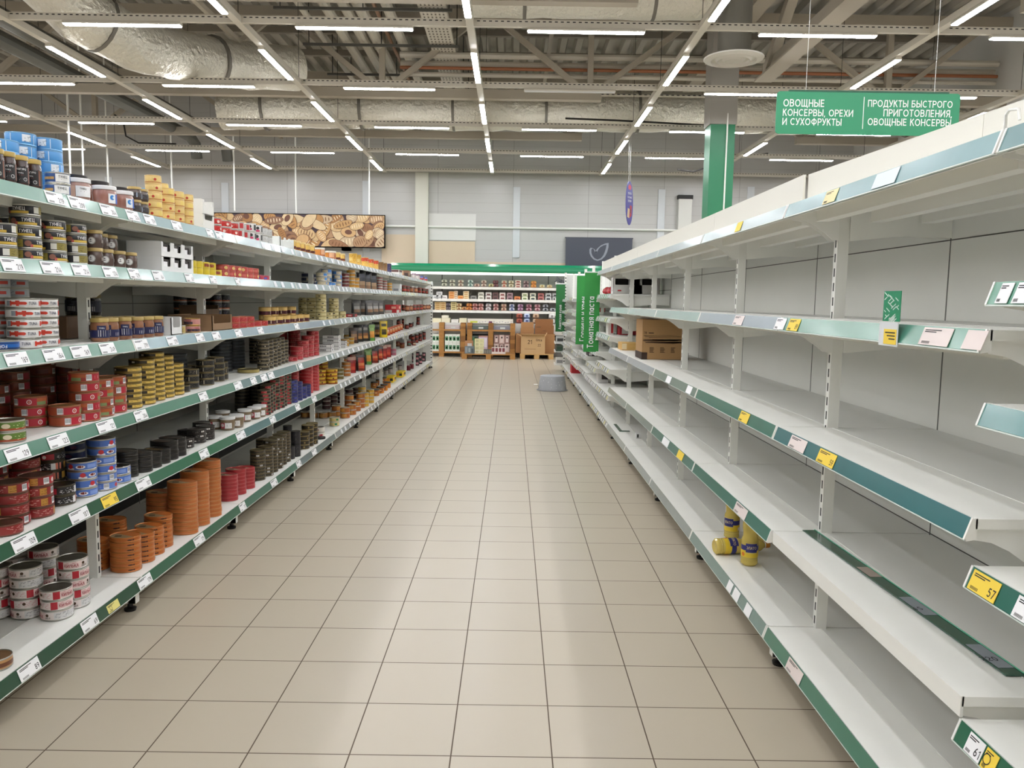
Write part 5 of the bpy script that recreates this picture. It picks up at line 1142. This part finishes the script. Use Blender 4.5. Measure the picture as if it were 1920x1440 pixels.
m.ftext('78', (x0+.012, y-.0002, z0+.2), (1, 0, 0), (0, 0, 1), .02, mat('4a3626', .8)); m.box(x0+.05, x0+.09, y-.0004, y, z0+.205, z0+.213, mat('4a3626', .8)); m.build('print', r)
m = MB()
for xx in (x0, x1-.04): m.box(xx-.002, xx+.042, 3.716, 4.042, z0, z0+.055, mat('3a2a20', .8))
m.build('corner', r)
tag(r, 'big brown printed cardboard box on the right third shelf', 'box')
P = fl(1166, 657, .92); m = MB(); m.box(P.x, P.x+.16, P.y, P.y+.28, .922, .99, mat('c9a05c', .7, noise=.15, scale=30)); m.box(P.x, P.x+.045, P.y-.002, P.y, .93, .985, mat('dcc9a0', .7))
tag(m.build('carton_box'), 'small yellowish carton on the right third shelf behind the big box', 'box')
# remains on the far right shelves
def rbox(name, x0, x1, y0, y1, z, h, col, label, cat='box', art=()):
    m = MB(); m.box(x0, x1, y0, y1, z+.002, z+.002+h, C(col, .5))
    for (u0, u1, v0, v1, c) in art: m.box(x0+(x1-x0)*u0, x0+(x1-x0)*u1, y0-.0008, y0, z+h*v0, z+h*v1, C(c, .5))
    return tag(m.build(name), label, cat)
for i, (px, wv) in enumerate(((1162, .19), (1195, .19))):
    y = 5.62; a = ony(px, 545, y); t = tray('torn_carton', .30, .19, .17, 'd6d4d0', .55, '1c1a1a', 1); t.rotation_euler = (0, 0, -math.pi/2); t.location = (a.x+.09, y+.16, 1.457)
    tag(t, f'torn white carton with black inside on a far right shelf, {["left", "right"][i]} of two', 'box', 'torn white cartons')
for i, (x, y, rr) in enumerate(((1.58, 5.75, .07), (1.54, 6.0, .06), (1.53, 6.3, .06))):
    m = MB(); m.lathe([(0, 0), (rr*.8, .01), (rr, rr*.5), (rr*.8, rr*1.0), (rr*.3, rr*1.35), (0, rr*1.4)], 14, mat('b0222a', .25, noise=.3, scale=40, bump=.5), cx=x, cy=y, z0=1.4565)
    tag(m.build('red_packet'), f'crumpled red packet on a far right shelf near the first banner, {ORD[i]} one', 'packet', 'red packets on the far right')
rbox('carton_box', 1.60, 1.86, 5.75, 5.95, 1.03, .12, 'a81e2c', 'dark red carton with white label on a far right shelf', art=((.1, .45, .1, .7, 'd8d4d0'),))
rbox('carton_box', 1.50, 1.56, 5.9, 6.1, 1.03, .13, 'd9d5d0', 'white red carton behind the nearest banner', art=((.5, .9, .1, .9, 'b5262c'),))
rbox('carton_box', 1.50, 1.66, 10.9, 11.2, .155, .15, 'b01e26', 'small red carton on the far right bottom shelf')
rbox('carton_box', 1.485, 1.66, 7.86, 8.16, .66, .10, '1b1b1c', 'black carton on a far right shelf under the banners', art=((.05, .3, .1, .4, 'd8d8d8'), (.4, .95, .15, .35, 'c8c8c8')))
rbox('carton_box', 1.50, 1.62, 6.75, 6.95, .42, .12, 'd6d4d2', 'small white dark carton on the far right second shelf', art=((.35, .98, .35, .98, '2a2020'),))
rbox('carton_box', 1.60, 1.70, 7.92, 8.12, 1.24, .09, 'c25a58', 'pinkish red carton between the far right shelves')
m = MB(); m.lathe([(0, 0), (.10, .01), (.13, .08), (.10, .17), (.04, .22), (0, .23)], 16, mat('cfd4d8', .15, bump=.8, scale=25), cx=1.60, cy=8.75, z0=.662); tag(m.build('plastic_bag'), 'crumpled clear plastic bag on a far right shelf', 'bag')
m = MB(); m.box(1.50, 1.53, 4.85, 5.25, .1575, .162, GS); m.box(1.50, 1.60, 4.82, 4.86, .1575, .162, GS); tag(m.build('price_strip'), 'short dark green strip lying on the right bottom shelf', 'price strip')
rbox('tag_holder', 1.60, 1.64, 4.45, 4.50, .155, .05, 'e0e0e0', 'small white holder on the right bottom shelf near the green strip', 'holder', art=((.2, .6, .2, .8, '2a2a2a'),))

# ---------------------------------------------------------------- chilled cabinet at the back
FY = 17.2; r = empty('chilled_cabinet', (0, 0, 0)); CG = mat('12875c', .16, coat=.8)
m = MB(); m.box(-2.45, 3.9, YB-.25, YB-.19, 0, 2.2, mat('b9b7b4', .5))
for z in (1.85, 1.6, 1.5, 1.3, 1.2): m.box(-2.45, 3.9, YB-.2505, YB-.25, z, z+.006, mat('8f8d8a', .5))
for x in (-1.35, .47, 1.4, 2.5): m.box(x-.012, x+.012, YB-.254, YB-.25, .8, 2.05, mat('5f5d5a', .5))
m.build('back_panel', r)
m = MB(); m.prism([(FY-.30, 2.255), (FY-.34, 2.2), (FY-.34, 2.09), (FY-.31, 2.055), (FY+.6, 2.055), (FY+.6, 2.255)], 0, -2.5, 3.95, CG)
m.box(-2.5, 3.95, FY-.343, FY-.34, 2.135, 2.14, mat('5fc29a', .2)); o = m.build('canopy', r); o['label'] = 'glossy green canopy'
m = MB(); m.box(-2.48, 3.93, FY-.30, FY-.2, 2.0, 2.054, mat('f8f4ea', .4, emit=3.0)); m.build('light_strip', r)
FS = [1.70, 1.40, 1.12]
for z in FS:
    m = MB(); m.box(-2.42, 3.9, FY, YB-.26, z-.03, z, WHITE); m.box(-2.42, 3.9, FY-.012, FY, z-.055, z+.008, mat('ecebe6', .4)); m.build('shelf', r)
m = MB(); m.box(-2.42, 3.9, FY-.25, YB-.26, .55, .82, mat('d8d6d0', .5)); m.build('deck', r)
m = MB(); m.box(-2.42, 3.9, FY-.25, FY+.6, 0, .5, mat('6a6864', .5)); m.build('base', r)
for x in (-2.47, 3.92):
    m = MB(); m.box(x-.025, x+.025, FY-.2, YB-.2, 0, 2.05, WHITE); m.build('side_panel', r)
tag(r, 'wide chilled wall cabinet with glossy green canopy at the aisle end', 'cabinet')
_pk = {}
def pack(shape, c1, c2, wv, h):
    key = (shape, c1, c2, wv, h)
    if key in _pk: o = _pk[key].copy(); COL.objects.link(o); return o
    m = MB()
    if shape == 'tub': m.lathe([(0, 0), (.38*wv, 0), (.5*wv, h*.25), (.5*wv, h*.3)], 12, c2); m.lathe([(.5*wv, h*.3), (.47*wv, h*.8), (.36*wv, h), (0, h)], 12, c1); m.disc(.5*wv, -90, h*.55, .2*wv, C(c2, .4))
    else:
        m.prism(rrect(-wv/2, wv/2, 0, h, .012, 2), 1, -.05, .05, C(c1, .4)); m.box(-wv*.3, wv*.3, -.0512, -.05, h*.2, h*.62, C(c2, .4)); m.box(-wv*.5, wv*.5, -.052, .052, 0, h*.12, C(c2, .4))
    o = m.build('chilled_pack'); _pk[key] = o; return o
ROWS = [("833:2:d8d6c8:5a5a4c 848:2:dad8c6:6a6458 864:2:ddd4c4:7a5a4a 882:2:dfe6e0:4a6a62 894:1:d8b8aa:6a4a40 907:2:d9cabd:7a5a50 921:1:d8cf9a:6a5a3a 929:2:8a5a5c:4a2a30 945:2:d9d0c0:a8604c 958:2:e6dfc8:8a7a5a 971:3:e6d4c6:8a2a30 986:2:b59a9c:4a3238 1000:2:e6a45c:b56a2c 1016:1:e3dcb8:a8905a 1030:1:dccba8:a88a5a", 'tub'),
        ("817:1:dadada:9a9a9a 824:2:dcdcdc:a8a8a8 833:1:e2e0de:a8a0a0 847:3:d9a468:c97a38 855:4:e3d8c8:b58a5c 864:1:d89a5c:c07030 874:4:e3d4b0:c99a5c 888:1:8a8784:4a4a48 902:2:d6d4c8:8a8a80 916:2:dcd8d4:6a4a48 929:2:6a4a48:3a2a2c 942:2:e0d2cc:8a4a48 956:2:a88a90:5a4048 970:1:d9824a:8a4a2a 984:2:e6e6cf:7a8a5a 999:2:e2e0cc:3a4a4a 1014:2:b5706a:5a2a2c 1028:2:c4c6c6:2a2c2e 1041:2:b8b8b8:2c2c2c", 'box'),
        ("812:2:5a5c62:3a3c40 821:4:dcc08a:a87a3c 831:4:dcc08a:a87a3c 841:2:7a7278:4a4048 851:4:d9c890:8a7a4a 861:2:dfd0a8:8a5a2a 871:1:d0a06a:7a4a2a 880:2:d9924c:8a4a1c 891:2:c99a94:7a3a34 902:2:d0a8a0:8a4a44 916:2:dedcdc:8a7a7a 930:2:d3b0a8:7a3a3a 945:2:cdb49a:8a5a4a 960:2:d0d2e0:3a4a7a 976:2:c0a0b8:6a3a5a 992:2:c89aa4:6a2a3c 1008:2:d9b0b4:7a4048 1023:2:b8bac0:24262c 1037:1:b0b4b8:2a2c30", 'tub')]
for ri, (row, shp) in enumerate(ROWS):
    for i, e in enumerate(row.split()):
        px, n_, c1, c2 = e.split(':'); n_ = int(n_); P = ony(int(px), 560, FY+.1)
        h = .05 if n_ >= 4 else (.062 if n_ == 3 else .088); wv = .08 if px == '855' else .145
        for j in range(n_):
            o = pack('box' if n_ >= 3 else shp, c1, c2, wv, h); o.location = (P.x, FY+.1, FS[ri]+.001+j*(h+.001))
            pos = ['', 'lowest' if n_ > 2 else 'lower'][n_ > 1] if j == 0 else ('topmost' if n_ > 2 else 'upper') if j == n_-1 else f'{ORD[j]} from below'
            tag(o, f'chilled pack, {pos+" of " if pos else ""}the {ordn(i)} pile from left on the {["top", "middle", "lower"][ri]} cabinet shelf', 'pack', f'packs on the {["top", "middle", "lower"][ri]} cabinet shelf')
for i, (px, c1, c2) in enumerate(((974, 'a85a48', '6a2a24'), (988, 'b8c4e0', '4a5a8a'), (1005, 'c9a88a', '7a5a44'), (1035, 'dcdad8', '8a8886'))):
    for j in range(2):
        P = ony(px, 590, FY-.1); o = pack('tub', c1, c2, .16, .12); o.location = (P.x, FY-.08, .822+j*.122)
        tag(o, f'{["red brown", "pale blue", "tan", "white"][i]} chilled pack on the cabinet deck, {["lower", "upper"][j]} one', 'pack', 'packs on the cabinet deck')
for i, (a, b, z, h, c) in enumerate(((806, 829, .822, .10, 'e6dfc0'), (829, 845, .822, .11, 'e3dcc0'), (829, 842, .9335, .06, 'e8e4cf'), (847, 861, .822, .08, 'e0ddd6'), (862, 876, .822, .11, 'e9e2c2'))):
    A, Bq = ony(a, 600, FY-.05), ony(b, 600, FY-.05); m = MB(); m.box(A.x, Bq.x-.01, FY-.2, FY+.05, z, z+h, C(c, .6))
    tag(m.build('carton_box'), f'cream carton on the cabinet deck, {["far left", "second from left", "stacked on the second", "third from left", "tallest, right"][i]} one', 'box', 'cream cartons on the cabinet deck')
r = empty('price_ledge', (0, 0, 0)); A, Bq = ony(877, 600, FY-.3), ony(962, 600, FY-.3)
m = MB(); m.box(A.x, Bq.x, FY-.30, FY-.262, .815, .93, mat('e9e4d6', .5)); m.build('board', r)
m = MB(); m.box(A.x+.06, A.x+.24, FY-.3008, FY-.30, .83, .87, mat('c9d04a', .5)); m.box(A.x+.52, A.x+.6, FY-.3008, FY-.30, .83, .87, mat('7a3a62', .5))
for i in range(12): m.box(A.x+.28+i*.07, A.x+.31+i*.07, FY-.3008, FY-.30, .835+.01*(i % 3), .85+.01*(i % 3), mat('9a98a8', .5))
m.build('print', r); tag(r, 'white printed price ledge in front of the cabinet deck', 'ledge')

WOOD = mat('a9793f', .7, noise=.2, scale=18); WOODD = mat('8a5f32', .75, noise=.2, scale=18)
def pallet(x0, x1, y0, y1, label, c=WOOD):
    r = empty('wooden_pallet', (0, 0, 0))
    for x in (x0, (x0+x1)/2-.06, x1-.12):
        for y in (y0, (y0+y1)/2-.05, y1-.1):
            m = MB(); m.box(x, x+.12, y, y+.1, .02, .1, c); m.build('block', r)
        m = MB(); m.box(x, x+.12, y0, y1, 0, .02, c); m.build('runner', r)
    y = y0
    while y < y1-.05: m = MB(); m.box(x0, x1, y, y+.09, .1, .122, WOODD if int(y*10) % 2 else c); m.build('deck_board', r); y += .115
    return tag(r, label, 'pallet')
pallet(-.70, .56, 16.0, 16.62, 'wooden pallet with goods on the floor before the cabinet')
def rack(xs, y0, y1, ztop, label):
    r = empty('wooden_rack', (0, 0, 0))
    for x in xs:
        m = MB(); rs = random.Random(int(x*100)); z = 0
        while z < ztop-.02: h = rs.uniform(.06, .11); h = min(h, ztop-z); m.box(x-.06, x+.06, y0, y0+.1, z, z+h-.004, WOOD if rs.random() < .6 else WOODD); z += h
        m.box(x-.055, x+.055, y0+.005, y0+.095, 0, ztop, WOODD); m.build('post', r)
        m = MB(); m.box(x-.06, x+.06, y1-.1, y1, 0, ztop, WOODD); m.build('post', r)
    for z in (.10, ztop-.19, ):
        m = MB(); m.box(xs[0]-.06, xs[-1]+.06, y0+.1, y1-.1, z, z+.02, WOOD); m.box(xs[0]-.06, xs[-1]+.06, y0-.012, y0, z-.01, z+.03, WOOD); m.build('board', r)
    return tag(r, label, 'rack')
rack([-2.05, ony(828, 640, 16.7).x, ony(868, 640, 16.7).x], 16.66, 16.92, .83, 'rack of wooden pallet posts holding green and white packs')
rack([ony(880, 640, 16.7).x+.005, ony(920, 640, 16.7).x, ony(961, 640, 16.7).x], 16.66, 16.92, .83, 'rack of wooden pallet posts behind the loaded pallet')
def gp(name, a, b, y, z, h, c, art, label, group=None, d=.16):
    A, Bq = ony(a, 640, y), ony(b, 640, y); m = MB(); m.box(A.x, Bq.x, y, y+d, z, z+h, C(c, .5)); W = Bq.x-A.x
    for u0, u1, v0, v1, cc in art: m.box(A.x+W*u0, A.x+W*u1, y-.001, y, z+h*v0, z+h*v1, C(cc, .5))
    return tag(m.build(name), label, 'pack', group)
n_ = 0
for j in range(2):
    for i in range(4):
        gp('milk_pack', 834.2+i*7.1, 840.9+i*7.1, 16.70, .122+j*.215, .21, 'e6ebe2', [(.1, .9, .25, .75, '4f8a62'), (.3, .7, .35, .6, 'e0e8dc')], f'white green pack in the pallet rack, {["lower", "upper"][j]} row, {ORD[i]} from left', 'white green packs in the rack')
    for i in range(2):
        gp('milk_pack', 810.5+i*6.6, 816.8+i*6.6, 16.70, .122+j*.215, .21, 'e6ebe2', [(.1, .9, .25, .75, '4f8a62'), (.3, .7, .35, .6, 'e0e8dc')], f'white green pack beside the left shelf end, {["lower", "upper"][j]} row, {ORD[i]} from left', 'white green packs in the rack')
    for i in range(3):
        gp('coffee_pack', 926+i*10, 935.5+i*10, 16.70, .122+j*.215, .21, '9a7a74' if (i+j) % 2 else 'd3bab2', [(.25, .75, .15, .9, 'e2cfc9'), (.35, .65, .6, .8, '5a3a38')], f'brown pink pack in the right rack, {["lower", "upper"][j]} row, {ORD[i]} from left', 'brown pink packs in the rack')
gp('plant_pack', 885, 896, 16.70, .122, .40, '4a5a52', [(.1, .8, .3, .9, '5a8a62'), (.4, .9, .6, .9, '3a3a42')], 'dark green pack in the middle rack')
gp('pink_pack', 897.5, 914.5, 16.70, .122, .40, 'd0b8cc', [(.1, .9, .3, .85, 'e6e0ea'), (.05, .5, .05, .3, 'b07a9a'), (0, 1, .92, 1, 'b58a7a')], 'pale pink and white pack in the middle rack')
for i, (a, b, c) in enumerate(((885, 915, '5a6660'), (925, 956, '8a8a94'), (834, 862, 'c4b8b8'))):
    gp('carton_box', a, b, 16.72, .662, .10, c, [(.4, .7, .3, .7, 'd0d4d0')], f'grey flat carton on top of the wooden rack, {["middle", "right", "left"][i]} one', 'grey cartons on the racks')
gp('grey_pack', 871.5, 889, 16.05, .124, .17, '6a7478', [(.05, .3, .1, .9, '8a949a'), (.4, .6, .2, .8, '9aa4a8'), (.7, .95, .1, .7, '4a5458')], 'blue grey pack at left on the front pallet')
gp('orange_carton', 872, 887, 16.25, .124, .29, 'b5835c', [(.3, .85, .35, .8, 'dad6d2')], 'orange brown carton behind the blue grey pack')
for j in range(4): gp('cream_pack', 890, 907, 16.08, .124+j*.088, .085, ['d8d6c8', 'd3cfa0', 'e0dcb0', 'd9d5a0'][j], [(.1, .45, .15, .85, 'b8b48a'), (.55, .9, .15, .85, 'c9c49a')], f'cream pack in the pile on the front pallet, {["lowest", "second from below", "third from below", "topmost"][j]}', 'cream packs on the pallet')
gp('jar_tray', 907.5, 921.5, 16.05, .124, .10, '5c5a56', [(.05, .3, .1, .9, '7a7870'), (.38, .62, .1, .9, '7a7870'), (.7, .95, .1, .9, '7a7870')], 'tray of dark grey jars on the front pallet')
gp('jar_tray', 922, 948, 16.05, .124, .15, 'd9cfcc', [(.02+.25*i, .2+.25*i, .35, .95, '7a3a40') for i in range(4)], 'white tray of dark red jars on the front pallet')
# moving boxes at the right
pallet(ony(975, 660, 16.3).x, ony(1038, 660, 16.3).x, 16.28, 16.95, 'wooden pallet under the brown cardboard boxes', mat('c09a62', .7, noise=.15, scale=18))
def cbox(a, b, y, d, z0, h, c, label, flaps=(), text=(), art=()):
    A, Bq = ony(a, 640, y), ony(b, 640, y); r = empty('cardboard_box', (0, 0, 0)); x0, x1 = A.x, Bq.x
    m = MB(); t = .008
    for p in ((x0, x1, y, y+t), (x0, x1, y+d-t, y+d), (x0, x0+t, y+t, y+d-t), (x1-t, x1, y+t, y+d-t)): m.box(*p, z0, z0+h, c)
    m.box(x0, x1, y, y+d, z0-.004, z0, c); m.box(x0+t, x1-t, y+t, y+d-t, z0+h*.86, z0+h*.9, CARTOND); m.build('body', r)
    for f in flaps:
        m = MB()
        if f == 'front': m.beam(((x0+x1)/2, y, z0+h), ((x0+x1)/2, y-.10, z0+h+.05), x1-x0-.02, .006, c)
        if f == 'back': m.beam(((x0+x1)/2, y+d, z0+h), ((x0+x1)/2, y+d+.02, z0+h+.15), x1-x0-.02, .006, c)
        if f == 'left': m.beam((x0, y+d/2, z0+h), (x0-.09, y+d/2, z0+h+.04), d-.02, .006, c)
        if f == 'right': m.beam((x1, y+d/2, z0+h), (x1+.05, y+d/2, z0+h+.08), d-.02, .006, c)
        m.build('flap', r)
    if text or art:
        m = MB()
        for tx, u, v, s in text: m.ftext(tx, (x0+(x1-x0)*u, y-.001, z0+h*v), (1, 0, 0), (0, 0, 1), s, mat('4a3a2c', .8))
        for u0, u1, v0, v1 in art: m.box(x0+(x1-x0)*u0, x0+(x1-x0)*u1, y-.001, y, z0+h*v0, z0+h*v1, mat('6a4e34', .8))
        m.build('marker_writing', r)
    return tag(r, label, 'box')
LC1 = mat('c2a073', .75, noise=.06, scale=6); LC2 = mat('a97c50', .8, noise=.06, scale=6); LC3 = mat('8f6038', .8, noise=.06, scale=6)
cbox(977, 1022, 16.30, .28, .126, .42, LC1, 'light cardboard box with handwritten 21 on the right pallet', ('front', 'left', 'right'), (('21', .28, .55, .10), ('Опса', .62, .72, .055), ('22', .7, .42, .06)), ((.15, .62, .26, .275),))
cbox(967, 1040, 16.62, .30, .126, .46, LC2, 'wide brown cardboard box behind the handwritten one', (), (), ())
cbox(1003, 1038, 16.68, .22, .593, .20, LC3, 'dark brown open cardboard box on top of the wide box, right', ('back',), (), ((.05, .3, .75, .85), (.4, .6, .3, .36)))
cbox(976, 1001, 16.68, .22, .593, .12, LC2, 'low open cardboard box on top of the wide box, left', ('back',), (), ())
# small end rack beyond the right shelves
r = empty('end_rack', (0, 0, 0)); m = MB()
for z in (.12, .38, .55, .82, 1.1, 1.4, 1.72): m.box(1.34, 1.6, 13.02, 13.4, z, z+.012, WHITE); m.box(1.33, 1.34, 13.02, 13.4, z-.01, z+.04, WHITE)
m.build('shelf', r); m = MB(); m.box(1.56, 1.6, 13.36, 13.4, 0, 1.8, WHITE); m.build('upright', r); tag(r, 'white end rack with small shelves beyond the right shelving', 'rack')
for i, (z, c, cc) in enumerate(((.133, 'd9d6d2', '8a8a8a'), (.393, '4a5a4e', '2c4a38'), (.563, 'c9cbca', '3a3a3a'), (.833, 'c2c4c4', '2f2f2f'), (1.113, 'c9c4bc', '5a3a2c'), (1.413, '8a8e92', '3a3c40'))):
    m = MB(); m.box(1.36, 1.5, 13.06, 13.3, z, z+.13, C(c, .5)); m.box(1.37, 1.49, 13.0592, 13.06, z+.03, z+.09, C(cc, .5)); tag(m.build('small_pack'), f'small pack on the end rack beyond the right shelves, {ORD[i]} from below', 'pack', 'packs on the end rack')
m = MB(); rs = random.Random(9)
for i in range(10): a = rs.uniform(0, 6.28); m.tube([(1.46, 13.15, 1.75), (1.46+.12*math.cos(a), 13.15+.1*math.sin(a), 1.735+rs.uniform(0, .14)), (1.46+.16*math.cos(a+.5), 13.15+.1*math.sin(a), 1.76)], .012, mat('55585c', .4), 6)
tag(m.build('clip_bunch'), 'bunch of grey shelf clips on top of the end rack', 'clips')
